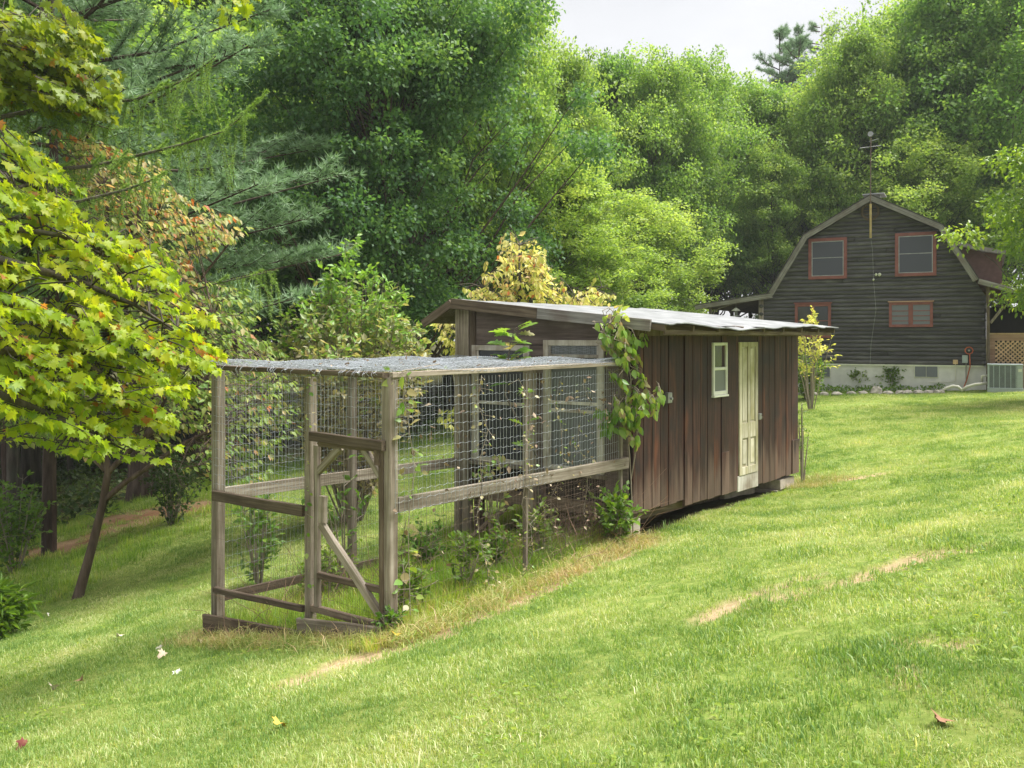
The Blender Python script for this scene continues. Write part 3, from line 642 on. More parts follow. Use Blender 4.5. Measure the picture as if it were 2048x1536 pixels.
for t in (1.2, 2.1, 3.2, 4.0):
    MB().box(t, t + .25, -.62, -.50, .132, .14).build('roof_tear', M_shingle, shed)

# ------------------------------------------------------------------ the log house (frame: x = along the gable to the right, y = into the house)
HA = R(-28); hu = (math.cos(HA), math.sin(HA)); HP = (8.56, 30.5)
HG = -1.62
house = root('log_house', HP[0], HP[1], HG - .3, HA, label='dark charcoal log house with a gambrel roof and red window trim', cat='house')
def hp(px, py, off=0):
    """pixel -> (x along gable, height) on the gable plane pushed 'off' metres towards the camera"""
    x0, y0 = HP[0] + math.sin(HA) * off, HP[1] - math.cos(HA) * off; r = (px - CX) / F
    w = (r * y0 - x0) / (hu[0] - r * hu[1]); return w, -(py - HY) / F * (y0 + hu[1] * w)
OV = .40
out = [hp(1537, 586, OV), hp(1607, 470, OV), hp(1741, 390, OV), hp(1886, 450, OV), hp(1957, 558, OV)]
inn = [hp(1528, 592), hp(1610, 484), hp(1741, 402), hp(1880, 462), hp(1972, 592)]
HW = hp(1972, 700)[0]; HX0 = hp(1527, 700)[0]
zsill = hp(1740, 728)[1]
def edge_at(z, left):
    P = inn[:3] if left else inn[2:][::-1]
    if z <= P[0][1]: return HX0 if left else HW
    for a, b in zip(P[:-1], P[1:]):
        if a[1] <= z <= b[1]: f = (z - a[1]) / (b[1] - a[1]); return a[0] + (b[0] - a[0]) * f
    return None
LH = .1325; z = zsill; k = 0
openings = []
def logmesh(x0, x1, z0, slopeL, slopeR):
    mb = MB(); n = 6; prof = [(-.040 * math.sin(math.pi * i / n) ** .6, LH * i / n) for i in range(n + 1)]
    m = 7; V = []
    for i in range(m):
        f = i / (m - 1); j1 = random.uniform(-.004, .004)
        for y, zz in prof:
            a = x0 + slopeL * zz; b = x1 + slopeR * zz; V.append((a + (b - a) * f, y + j1, z0 + zz + j1 * .3))
    k_ = n + 1; Fc = [(i * k_ + j, (i + 1) * k_ + j, (i + 1) * k_ + j + 1, i * k_ + j + 1) for i in range(m - 1) for j in range(n)]
    Fc += [tuple(range(n, -1, -1)), tuple(range((m - 1) * k_, m * k_))]; return mb.add(V, Fc)
while True:
    a0, a1 = edge_at(z, True), edge_at(z, False); b0, b1 = edge_at(z + LH, True), edge_at(z + LH, False)
    if a0 is None: break
    if b0 is None: b0 = b1 = inn[2][0]
    segs = [(a0, a1)]
    if random.random() < .35 and a1 - a0 > 3:
        q = random.uniform(a0 + 1, a1 - 1); segs = [(a0, q - .004), (q + .004, a1)]
    for i, (p, q) in enumerate(segs):
        sl = (b0 - a0) / LH if i == 0 else 0; sr = (b1 - a1) / LH if i == len(segs) - 1 else 0
        logmesh(p, q, z, sl, sr).build('log', M_log, house, smooth=True)
    z += LH; k += 1
    if k > 60: break
# wall core behind logs, with the whole house volume
core = [(HX0 + .02, zsill)] + [(x, zz - .03) for x, zz in inn] + [(HW - .02, zsill)]
MB().prism(core, .01, 8.6).build('wall', M_log, house)
for i, zz in enumerate(np.arange(zsill, inn[0][1] - .2, LH * 2)):                     # crossed log ends at both corners
    for x in (HX0 - .10, HW - .12):
        MB().tube([(x + .06, -.19, zz + LH * .5), (x + .06, .3, zz + LH * .5)], LH * .5, 8).build('log_end', M_log, house, smooth=True)
# foundation
MB().box(HX0 - .01, HW + .01, -.02, 8.6, HG - .6, zsill - .045).build('foundation', M_found, house)
MB().box(HX0 - .02, HW - .06, -.075, -.021, zsill - .05, zsill - .004).build('sill_strip', M_white, house)
# roof
def band(P, dz, y0, y1, name, mat):
    for a, b in zip(P[:-1], P[1:]):
        a, b = Vector((a[0], 0, a[1])), Vector((b[0], 0, b[1])); n = Vector((-(b - a).z, 0, (b - a).x)).normalized(); d = n * dz
        pts = [a, b, b - d, a - d]
        MB().prism([(p.x, p.z) for p in pts], y0, y1).build(name, mat, house)
band(out, -.03, -OV - .03, 8.9, 'roof', M_shingle)
for a, b in zip(out[:-1], out[1:]):
    d = Vector((b[0] - a[0], 0, b[1] - a[1])).normalized(); n = Vector((-d.z, 0, d.x)); pa = Vector((a[0], -OV, a[1])) - n * .085; pb = Vector((b[0], -OV, b[1])) - n * .085
    beam('rake_board', pa - d * .0, pb + d * .0, .035, .165, M_grey, house, up=n, jit=.001)
    MB().prism([((Vector(p)).x, (Vector(p)).z) for p in (pa + n * .05, pb + n * .05, pb + n * .02, pa + n * .02)], -OV + .02, .0).build('soffit', M_dark, house)
# windows
def hwin(pts, frame, mat, mull=None, name='window', proud=.10, cap=None, bars=(), fmat=None):
    (xa, za), (xb, zb) = hp(*pts[0], .06), hp(*pts[1], .06); x0, x1 = sorted((xa, xb)); z0, z1 = sorted((za, zb)); fw = frame; fm = fmat or M_red; m = MB()
    m.box(x0, x0 + fw, -proud, -.02, z0, z1); m.box(x1 - fw, x1, -proud, -.02, z0, z1); m.box(x0 + fw, x1 - fw, -proud + .002, -.02, z1 - fw, z1); m.box(x0 + fw, x1 - fw, -proud + .002, -.02, z0, z0 + fw)
    if mull: c = (x0 + x1) / 2; m.box(c - mull / 2, c + mull / 2, -proud + .004, -.02, z0 + fw, z1 - fw)
    o = m.build(name, fm, house, bevel=.005)
    xs = [(x0 + fw, x1 - fw)] if not mull else [(x0 + fw, (x0 + x1) / 2 - mull / 2), ((x0 + x1) / 2 + mull / 2, x1 - fw)]
    for a, b in xs:
        MB().box(a, b, -.062, -.055, z0 + fw, z1 - fw).build('pane', mat, o)
        for q in bars: zq = z0 + (z1 - z0) * q; MB().box(a, b, -.072, -.0625, zq - .012, zq + .012).build('glazing_bar', M_metal if mat is M_screen else fm, o)
        if mat is M_screen:
            s = MB(); e = .045; s.box(a + .005, a + .03, -.085, -.0625, z0 + fw, z1 - fw); s.box(b - .03, b - .005, -.085, -.0625, z0 + fw, z1 - fw)
            s.box(a + .03, b - .03, -.084, -.0625, z1 - fw - .03, z1 - fw - .005); s.box(a + .03, b - .03, -.084, -.0625, z0 + fw + .005, z0 + fw + .03); s.build('screen_frame', M_metal, o)
    if cap: MB().box(x0 - .03, x1 + .03, -proud - .035, -.03, z1 + .002, z1 + .04).build('head_cap', cap, o, bevel=.004)
    return o
hwin([(1617, 478), (1694, 557)], .10, M_screen, bars=(.52,)); hwin([(1790, 467), (1873, 551)], .10, M_screen, bars=(.52,))
hwin([(1590, 608), (1662, 676)], .09, M_glass, mull=.10, cap=M_red, bars=(.5,)); hwin([(1778, 605), (1866, 654)], .085, M_blind, mull=.13, cap=M_rail, bars=(.25, .45, .65))
hwin([(1620, 732), (1661, 755)], .025, M_blind, mull=.02, fmat=M_white, proud=.05); hwin([(1828, 731), (1877, 756)], .03, M_blind, mull=.02, fmat=M_white, proud=.05)
# octagonal louvre vent
cx, cz = hp(1741, 424); vb = MB(); r_ = .30
pts = [(cx + r_ * math.cos(R(22.5 + 45 * i)), cz + r_ * math.sin(R(22.5 + 45 * i))) for i in range(8)]; pin = [(cx + (x - cx) * .74, cz + (zz - cz) * .74) for x, zz in pts]
for i in range(8): j = (i + 1) % 8; vb.prism([pts[i], pts[j], pin[j], pin[i]], -.10, -.05)
vent = vb.build('louvre_vent', M_dark, house)
for q in range(4): zz = cz - .15 + q * .095; MB().prism([(cx - .2, zz), (cx + .2, zz), (cx + .2, zz + .02), (cx - .2, zz + .02)], -.085, -.055).build('louvre', M_dark, vent)
for px, py, r in ((1760, 549, .05), (1753, 549, .04), (1748, 559, .03)):
    x, zz = hp(px, py); MB().lathe((x, 0, 0), [(0, 0)], 4) ; MB().tube([(x, -.05, zz), (x, -.11, zz), (x, -.17, zz - .02)], [r * .6, r, r], 8).build('flood_lamp', M_white, house, smooth=True)
# chimney cap behind ridge
rx, rz_ = out[2]
MB().box(rx - .30, rx + .12, 1.2, 1.9, rz_ - .2, rz_ + .05).build('chimney', M_block, house)
MB().box(rx - .42, rx + .26, 1.1, 2.0, rz_ + .24, rz_ + .28).build('chimney_cap', M_metal, house)
for dx in (-.28, .12): MB().tube([(rx + dx, 1.3, rz_ + .05), (rx + dx, 1.3, rz_ + .24)], .02, 6).build('cap_leg', M_metal, house)
# porch on the left
pl = [hp(1390, 609, OV), (out[0][0] + .06, out[0][1] + .02)]
MB().prism([pl[0], pl[1], (pl[1][0], pl[1][1] - .04), (pl[0][0], pl[0][1] - .04)], -OV - .02, 8.6).build('porch_roof', M_shingle, house)
beam('porch_fascia', (pl[0][0], -OV, pl[0][1] - .10), (pl[1][0] + .06, -OV, pl[1][1] - .10), .035, .17, M_grey, house, up=(0, 0, 1))
MB().prism([(pl[0][0] + .05, pl[0][1] - .06), (pl[1][0], pl[1][1] - .06), (pl[1][0], pl[1][1] - .12), (pl[0][0] + .05, pl[0][1] - .12)], -OV + .03, 8.5).build('porch_ceiling', M_dark, house)
for px, w in ((1421, .12), (1522, .17)):
    x = hp(px, 620, .1)[0]; MB().tube([(x, -.1, HG - .4), (x + .01, -.1, -.2), (x, -.1, pl[0][1] + (.0 if px < 1500 else .18))], [w * .6, w * .52, w * .5], 8).build('porch_post', M_twig, house, smooth=True)
for yy in (3., 6.): 
    x = hp(1421, 620, 0)[0]; MB().tube([(x, yy, HG - .4), (x, yy, pl[0][1] - .1)], .07, 8).build('porch_post', M_bark, house)
p0 = hp(1423, 640, .1); p1 = hp(1470, 606, .1); pm = hp(1430, 620, .1)
MB().tube([(p0[0], -.1, p0[1]), (pm[0], -.1, pm[1]), (p1[0], -.1, p1[1])], .02, 6).build('porch_brace', M_twig, house)
MB().box(pl[0][0] + .2, HX0, .0, 8.5, HG - .4, -1.1).build('porch_deck', M_dark, house)
MB().box(pl[0][0] + .25, HX0 - .1, 8.3, 8.5, -1.1, pl[0][1] - .1).build('porch_wall', M_dark, house)
# lantern feeder hanging in the porch
lx_, lz_ = hp(1472, 618, .25)
def hl2w(x, y): return HP[0] + hu[0] * x - hu[1] * y, HP[1] + hu[1] * x + hu[0] * y
LX, LY = hl2w(lx_, -.25)
fe = root('hanging_feeder', LX, LY, lz_ - .35, 0, label='small pale metal bird feeder hanging under the porch roof', cat='bird feeder')
MB().tube([(0, 0, lz_ + .04), (0, 0, lz_ + .26)], .006, 4).build('hook_wire', M_metal, fe)
MB().lathe((0, 0, lz_), [(.0, .05), (.03, .04), (.15, -.05), (.155, -.06), (.0, -.055)], 14).build('cap', M_white, fe)
MB().lathe((0, 0, lz_), [(.055, -.06), (.055, -.22)], 12).build('tube', M_milk, fe); MB().lathe((0, 0, lz_), [(0, -.22), (.13, -.23), (.13, -.25), (0, -.26)], 14).build('tray', M_metal, fe)
# right side: dormer wing and porch
dr = [hp(1912, 478, -.2), hp(1968, 490, -.2)]
MB().prism([dr[0], dr[1], (dr[1][0] + .6, dr[1][1] - .12), (dr[1][0] + .6, dr[1][1] - .25), (dr[1][0], dr[1][1] - .14), (dr[0][0], dr[0][1] - .13)], .9, 6).build('dormer_roof', M_grey, house)
MB().prism([(dr[0][0] + .05, dr[0][1] - .14), (dr[1][0] + .5, dr[1][1] - .24), (dr[1][0] + .5, dr[1][1] - 1.5), (dr[0][0] + .35, dr[1][1] - 1.3)], 1.2, 5.5).build('dormer_wall', plain('faded_red_siding', (.13, .07, .06), .8), house)
e = out[4]
MB().prism([(e[0] - .03, e[1] + .03), (e[0] + 2.4, e[1] - .75), (e[0] + 2.4, e[1] - .83), (e[0] - .03, e[1] - .05)], -OV, 8.5).build('porch_roof', M_shingle, house)
beam('porch_fascia', (e[0], -OV - .02, e[1] - .07), (e[0] + 2.4, -OV - .02, e[1] - .87), .035, .15, M_grey, house)
px_ = hp(1976, 660, .25)[0]
MB().tube([(px_, -.25, HG - .1), (px_, -.25, e[1] - .15)], .055, 6).build('porch_post', M_dark, house)
x2, z2 = hp(1981, 646, .25); x3, z3 = hp(2008, 612, .25); MB().tube([(x2, -.25, z2), (x3, -.25, z3)], .04, 6).build('porch_brace', M_twig, house)
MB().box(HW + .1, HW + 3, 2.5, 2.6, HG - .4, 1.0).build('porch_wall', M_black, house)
# lattice railing
rl0, rlz = hp(1979, 667, 0); rl1 = rl0 + 2.4; zb0 = hp(2000, 728, 0)[1]
rail = MB().box(rl0, rl1, -.06, .10, rlz - .03, rlz + .015).build('lattice_railing', M_lat, house)
MB().box(rl0, rl1, -.02, .02, rlz - .22, rlz - .032).build('rail_board', M_rail, rail); MB().box(rl0, rl0 + .15, -.03, .03, HG - .2, rlz - .222).build('rail_post', M_rail, rail)
x = rl0 + .15; Hh = rlz - .22 - zb0 + .1; ztop = rlz - .222; zbt2 = ztop - Hh
for d_, yy in ((1, -.012), (-1, .006)):
    x = rl0 + .15 - Hh
    while x < rl1:
        a, b = (x, x + Hh) if d_ == 1 else (x + Hh, x); # clip left edge
        f0 = 0 if min(a, b) >= rl0 + .15 else (rl0 + .15 - min(a, b)) / Hh
        if f0 < .96:
            if d_ == 1: p = (a + Hh * f0, zbt2 + Hh * f0); q = (b, ztop)
            else: p = (a, zbt2); q = (b + Hh * f0, ztop - Hh * f0)
            if max(p[0], q[0]) < rl1 + .3:
                u = Vector((q[0] - p[0], q[1] - p[1])).normalized(); nn = Vector((-u.y, u.x)) * .020
                MB().prism([(p[0] - nn.x, p[1] - nn.y), (q[0] - nn.x, q[1] - nn.y), (q[0] + nn.x, q[1] + nn.y), (p[0] + nn.x, p[1] + nn.y)], yy, yy + .012).build('lattice_slat', M_lat, rail)
        x += .125
MB().box(rl0, rl1, -.03, .03, HG - .3, zbt2).build('skirt_or_shade_board', M_rail, rail)
# antenna mast
ax, _ = hp(1741, 400, OV + .06); AXw, AYw = hl2w(ax, -OV - .06); zmt = hp(1741, 268, OV + .06)[1]; zmb = hp(1741, 476, OV + .06)[1]; zmm = hp(1741, 408, OV + .06)[1]
ant = root('antenna_mast', AXw, AYw, zmb, HA, label='thin rusty antenna mast fixed to the ridge of the log house', cat='antenna')
MB().tube([(0, 0, zmb), (0, 0, zmm)], .036, 8).build('lower_pole', plain('yellowed_pole', (.42, .31, .13), .6), ant); MB().tube([(0, 0, zmm), (.01, 0, zmt)], .015, 8).build('mast', M_rust, ant)
MB().tube([(-.32, 0, zmt - .42), (.30, 0, zmt - .40)], .012, 5).build('arm', M_metal, ant); MB().tube([(-.05, .1, zmt - .22), (.24, -.1, zmt - .20)], .012, 5).build('arm', M_metal, ant)
MB().tube([(.0, -.02, zmt), (.0, .02, zmt)], .085, 14).build('disc', M_metal, ant)
mb = MB(); pts = [hp(1742, 480, .07), hp(1745, 500, .07), hp(1747, 560, .07), hp(1752, 620, .07), hp(1746, 660, .07), hp(1742, 690, .07), hp(1740, 728, .07)]
mb.tube([(x - ax, OV, zz) for x, zz in pts], .006, 4).build('cable', M_metal, ant)
# wall fittings
def fit(name, px, py, mbf, label, cat):
    x, zz = hp(px, py, .08); X, Y = hl2w(x, -.08); o = root(name, X, Y, zz, HA, label=label, cat=cat); mbf(o, zz); return o
def f1(o, z_): 
    MB().box(-.08, .08, -.06, .0, z_ - .12, z_ + .12).build('box', M_ac, o, bevel=.01); MB().tube([(.03, -.02, z_ - .12), (.03, -.02, z_ - .75)], .014, 6).build('conduit', M_metal, o)
fit('meter_box', 1930, 718, f1, 'small grey electrical box on the log wall beside the orange hose', 'electrical box')
def f2(o, z_):
    n = 24; MB().tube([(.11 * math.cos(i * .7), -.05 - .003 * i, z_ + .11 * math.sin(i * .7)) for i in range(n)], .016, 5).build('coil', M_hose, o)
    MB().tube([(.02, -.06, z_ - .11), (.03, -.07, z_ - .5), (-.06, -.07, z_ - .9), (-.18, -.12, z_ - 1.25)], .018, 5).build('hanging_end', M_hose, o); MB().tube([(0, .02, z_), (0, -.05, z_)], .03, 8).build('hook', M_metal, o)
fit('garden_hose', 1938, 701, f2, 'coiled orange-red garden hose hanging from the log wall', 'hose')
def f3(o, z_):
    MB().box(-.07, .07, -.05, .0, z_ - .07, z_ + .07).build('box', M_lat, o, bevel=.01); MB().tube([(0, -.02, z_ - .07), (0, -.02, z_ - .55), (-.05, -.02, z_ - .62), (-.75, -.02, z_ - .64)], .013, 6).build('conduit', M_pipe, o)
fit('junction_box', 1911, 724, f3, 'small yellowish junction box with a bent white pipe on the foundation', 'junction box')
# air conditioner
acx, acz0 = hp(1975, 778, 1.0); acx1 = hp(2046, 778, 1.0)[0]; ztopac = hp(2000, 728, 1.0)[1]; AX_, AY_ = hl2w(acx, -1.0); ag = g1(AX_, AY_); acz0 = min(acz0, ztopac - .7)
ac = root('air_conditioner', AX_, AY_, acz0, HA, label='pale blue-grey air conditioner unit on the lawn beside the house corner', cat='air conditioner')
aw = acx1 - acx
MB().box(.03, aw - .03, .03, .75, acz0 + .03, ztopac - .05).build('coil', M_fin, ac); MB().box(-.01, aw + .01, -.01, .79, ztopac - .048, ztopac).build('top', M_ac, ac, bevel=.01)
MB().box(-.01, aw + .01, -.01, .79, acz0 - .1, acz0 + .045).build('base', M_ac, ac, bevel=.01)
for f in (0, .165, .33, .49, .65, .80): MB().box(aw * f, aw * f + (.02 if f else .05), .0, .028, acz0 + .047, ztopac - .05).build('guard_bar', M_ac, ac)
MB().box(aw * .835, aw, -.002, .028, acz0 + .047, ztopac - .05).build('access_panel', M_ac, ac)
MB().box(aw * .87, aw * .97, -.01, -.002, ztopac - .22, ztopac - .14).build('badge', M_white, ac)
lv = MB()
for i in range(22): q = acz0 + .07 + (ztopac - acz0 - .14) * i / 21; lv.box(.05, aw * .83, .012, .020, q - .004, q + .004)
lv.build('fin_row', M_ac, ac, kind='stuff')
# white drain pipes
def wpipe(name, pts, rad, label, off=.8):
    P = [];
    for px, py in pts: x, zz = hp(px, py, off); X, Y = hl2w(x, -off); P.append(Vector((X, Y, zz)))
    b = P[0]; o = MB(); o.tube([p - b for p in P], rad, 8); return o.build(name, M_pipe, loc=b, smooth=True, label=label, cat='pipe')
wpipe('drain_pipe', [(1880, 783), (1893, 776), (1905, 772), (1916, 773), (1926, 782)], .045, 'short arched white drain pipe left of the branching one')
wpipe('drain_pipe', [(1922, 781), (1935, 773), (1950, 769), (1974, 766)], .045, 'long white drain pipe running up into the air conditioner')
wpipe('drain_pipe', [(1964, 766), (1964, 752), (1975, 751)], .04, 'upright white pipe elbow at the house corner by the air conditioner', .7)

# ------------------------------------------------------------------ stone edging, bed
sb = [gpx(x, y) for x, y in ((1600, 792), (1760, 788), (1880, 786))]
ed = root('stone_edging', sb[0][0], sb[0][1], sb[0][2], 0, label='row of flat pale field stones edging the bed below the log house', cat='stone edging')
def rock(seed, sx_, sy_, sz_):
    r = np.random.default_rng(seed); V = []; Fc = []; k = 9; rings = [(-.2, .95), (.25, 1.05), (.7, .85), (.95, .5)]
    for zz, q in rings:
        for j in range(k): a = 2 * math.pi * j / k; w = q * (1 + r.normal(0, .12)); V.append((math.cos(a) * w * sx_, math.sin(a) * w * sy_, (zz + r.normal(0, .07)) * sz_))
    for i in range(3):
        for j in range(k): Fc.append((i * k + j, i * k + (j + 1) % k, (i + 1) * k + (j + 1) % k, (i + 1) * k + j))
    Fc.append(tuple(range(3 * k, 4 * k))); return MB().add(V, Fc)
for i, px in enumerate([1605, 1626, 1648, 1674, 1702, 1725, 1753, 1776, 1800, 1815, 1836, 1858, 1878]):
    f = (px - 1600) / 280; py = 791 - 5 * f; X, Y, Z_ = gpx(px, py); big = px == 1753
    rock(i + 3, .16 if not big else .19, .14, .10 if not big else .24).build('stone', M_stone, ed, loc=(X - sb[0][0], Y - sb[0][1], Z_))

# ------------------------------------------------------------------ broadleaf trees
def tree_meshes(seed, H, base, Rm, n, npc, size, mat, prof='oval', r0=.2, clump=1.0, flat=.6, T=TR, bark=None, upb=.8, tint0=.5, lean=(0, 0), droop=.3, thin=.03, every=1, sub=1):
    r = np.random.default_rng(seed); C = crownset(r, H - clump * .5, base, Rm - clump * .4, n, prof, lean); Rr = clump * r.uniform(.6, 1.25, n)
    P, N, D, s, t = clump_leaves(C, Rr, npc, size, r, flat, upb, tint0, droop, .35, sub)
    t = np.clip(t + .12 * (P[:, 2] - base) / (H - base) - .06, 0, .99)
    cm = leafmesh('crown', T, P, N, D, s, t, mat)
    mb = limbs_to(MB(), r, C, H, base, r0, lean, thin=thin, every=every); tm = bpy.data.meshes.new('trunk'); tm.from_pydata(mb.V, [], mb.F)
    tm.polygons.foreach_set('use_smooth', np.ones(len(tm.polygons), bool)); tm.materials.append(bark or M_bark); return tm, cm
def put_tree(name, meshes, x, y, H0, H, rz, label, cat='tree', group=None, z=None, wide=1.0):
    z = g1(x, y) - .05 if z is None else z; k = H / H0
    o = root(name, x, y, z, rz, label=label, cat=cat, group=group)
    for nm, me in zip(('trunk', 'crown'), meshes):
        c = bpy.data.objects.new(nm, me); COL.objects.link(c); c.parent = o; c.scale = (k * wide, k * wide, k)
    return o
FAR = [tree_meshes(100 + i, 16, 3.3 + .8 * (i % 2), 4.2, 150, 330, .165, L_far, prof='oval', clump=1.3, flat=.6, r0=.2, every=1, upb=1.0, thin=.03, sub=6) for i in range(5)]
def fx(px, Y): return (px - CX) / F * Y
def far(px, Y, topy, lab, k, wide=1.0, group=None):
    x = fx(px, Y); z = g1(x, Y); H = -(topy - HY) / F * Y - z
    return put_tree('maple_tree', FAR[k % 5], x, Y, 16, H, k * 1.3 + px * .01, lab, group=group, wide=wide)
far(1135, 36, 112, 'bright green maple at the left edge of the open sky', 0, .66)
far(1230, 41, 112, 'narrow maple with a pale yellowish top, second from the left edge of the open sky', 1, .72)
far(1315, 40, 104, 'maple with a rounded olive top above the middle of the shed roof', 3, .72)
far(1390, 43, 108, 'tall olive-topped maple just left of the dip in the treeline', 2, .72)
far(1475, 47, 152, 'lower green maple in the dip of the treeline left of the house', 3, .8)
far(1545, 46, 172, 'lower yellow-green maple left of the grey-green conifer', 0, .72)
far(1650, 44, 140, 'yellow-green maple just right of the grey-green conifer', 4, .72)
far(1715, 42, 62, 'maple rising behind the left half of the log house roof', 0, .72)
far(1800, 45, 5, 'tall maple straight behind the ridge of the log house', 2, .75)
far(1900, 42, -60, 'large maple behind the right half of the log house roof', 1, .8)
far(2010, 40, -90, 'tall maple at the right edge behind the log house dormer', 3, .85)
far(1545, 41, 300, 'small maple with low layered pads just left of the house roof', 0, .8)
far(1860, 38.5, 270, 'small layered maple peeping over the right slope of the house roof', 2, 1.1)
far(1290, 34.5, 385, 'small layered maple low behind the shed roof', 4, 1.25)
far(975, 37, -60, 'tall maple behind the right side of the central dark maple', 4, .62)
rest = [(900, 41, -40), (780, 44, -60), (650, 40, -80), (520, 42, -60), (400, 37, -120), (280, 40, -120), (150, 35, -150), (20, 38, -150), (-100, 34, -150), (-240, 36, -120),
        (1210, 52, 140), (1330, 55, 160), (1430, 57, 170), (1540, 58, 185), (1650, 55, 160), (1760, 56, 50), (1880, 55, -20), (2000, 54, -60), (1110, 50, 130), (930, 52, 20), (830, 56, 40), (700, 53, 0),
        (560, 55, 20), (420, 52, 0), (300, 50, -40), (160, 48, -60), (20, 50, -60), (-120, 46, -60), (-300, 44, -60), (-420, 40, -40),
        (-180, 25, -300), (-60, 27, -260), (60, 29, -200)]
for i, (px, Y, ty) in enumerate(rest):
    far(px, Y, ty, 'leafy maple standing in the dense wood behind the front row of trees', i, 1.0 + .1 * (i % 3), group='maples in the wood behind')

# central dark maple
cen = tree_meshes(7, 15.5, 3.0, 5.7, 250, 640, .13, L_mid, prof='dome', clump=1.25, flat=.55, sub=5, r0=.27, every=1, thin=.028, tint0=.5, bark=M_barkr)
CXm = fx(765, 24); put_tree('maple_tree', cen, CXm, 24, 15.5, 15.5, .4, 'big dark green maple with a reddish trunk filling the centre behind the run', wide=.82)
cen2 = tree_meshes(8, 17, 3.4, 5.0, 220, 440, .145, L_far, prof='oval', clump=1.2, flat=.6, sub=5, r0=.24, every=1, thin=.028, tint0=.5)
put_tree('maple_tree', cen2, fx(955, 28), 28, 17, 16, 1.0, 'bright green maple right of the big dark maple, behind the yellow dogwood', wide=.66)
put_tree('maple_tree', cen2, fx(1120, 28.5), 28.5, 17, 8.4, 2.2, 'low bright green maple directly behind the yellow dogwood', wide=1.35)

# conifers --------------------------------------------------------
def needle_arrays(P, D, r, n=10, length=.14, width=.010, spread=.9):
    m = len(P); A = np.repeat(P, n, 0); d = norm(np.repeat(norm(D), n, 0) * .75 + randdir(m * n, r) * spread); s = norm(np.cross(d, randdir(m * n, r)))
    L = length * r.uniform(.7, 1.2, m * n)[:, None]; V = np.stack([A + s * width / 2, A - s * width / 2, A + d * L], 1).reshape(-1, 3)
    t = np.repeat(np.clip(r.normal(.5, .22, m), 0, 1), n * 3); return V, np.arange(m * n * 3).reshape(-1, 3), t
def pine_meshes(seed, H, base, Rm, nl, mat, bark, r0, shoots=26, n=12, length=.15, width=.012):
    r = np.random.default_rng(seed); mb = MB(); mb.tube([(0, 0, -.3)] + [(.1 * math.sin(s * 5), .1 * math.cos(s * 4), H * s) for s in np.linspace(.1, 1, 8)], [r0 * (1 - .9 * i / 8) for i in range(9)], 9)
    PP, DD = [], []
    for i in range(nl):
        h = base + (H - base) * ((i + .5) / nl); f = (h - base) / (H - base); L = Rm * (1 - f) ** .7 * r.uniform(.65, 1.12) + .4; a = r.random() * 2 * np.pi + i * 2.4
        u = np.array([math.cos(a), math.sin(a), .10 + .35 * f]); end = np.array([0, 0, h]) + u * L; mid = np.array([0, 0, h]) + u * L * .5 + np.array([0, 0, -.06 * L])
        mb.tube([(0, 0, h), mid, end], [r0 * .28 * (1 - f) + .025, .03, .010], 5, False)
        k = int(shoots * L / Rm) + 9
        for j in range(k):
            q = r.uniform(.12, 1.0) ** .8; c = np.array([0, 0, h]) * (1 - q) + end * q if q > .5 else mid * (q * 2) + np.array([0, 0, h]) * (1 - q * 2)
            side = np.cross(u, [0, 0, 1]); side /= np.linalg.norm(side); w = r.choice([-1, 1]) * r.uniform(.3, 1); sl = .42 * L * (1.15 - q) * r.uniform(.5, 1) + .25
            d = norm(u * .7 + side * w + np.array([0, 0, r.uniform(-.05, .45)])); e = c + d * sl
            mb.tube([c, e], [.010, .004], 3, False)
            for s in np.arange(.12, sl, .075): PP.append(c + d * s + r.normal(0, .03, 3)); DD.append(d + np.array([0, 0, .25]))
    P = np.array(PP); V, T, t = needle_arrays(P, np.array(DD), r, n, length, width); cm = mesh_np('crown', V, T, 3, [mat], t)
    tm = bpy.data.meshes.new('trunk'); tm.from_pydata(mb.V, [], mb.F); tm.materials.append(bark); return tm, cm
pm = pine_meshes(31, 17, 3.6, 5.2, 62, L_pine, M_barkr, .13, shoots=26, n=10, length=.20, width=.022)
put_tree('pine_tree', pm, fx(98, 17.5), 17.5, 17, 17, .9, 'blue-green white pine with long feathery boughs in the upper left', wide=1.12)
put_tree('pine_tree', pm, fx(20, 25), 25, 17, 17.5, 2.4, 'pine with a bare lower trunk at the far left behind the maples')
put_tree('pine_tree', pm, fx(1598, 62), 62, 17, 62 * .342 + 1.6, 3.9, 'grey-green conifer poking above the treeline left of the house', wide=.8)
put_tree('pine_tree', pm, fx(1560, 65), 65, 17, 65 * .345 + 1.6, .3, 'lower conifer tip just left of the tallest grey-green one', wide=.9)
put_tree('pine_tree', pm, fx(1640, 64), 64, 17, 64 * .350 + 1.6, 1.7, 'second conifer tip just right of the tallest grey-green one', wide=.9)

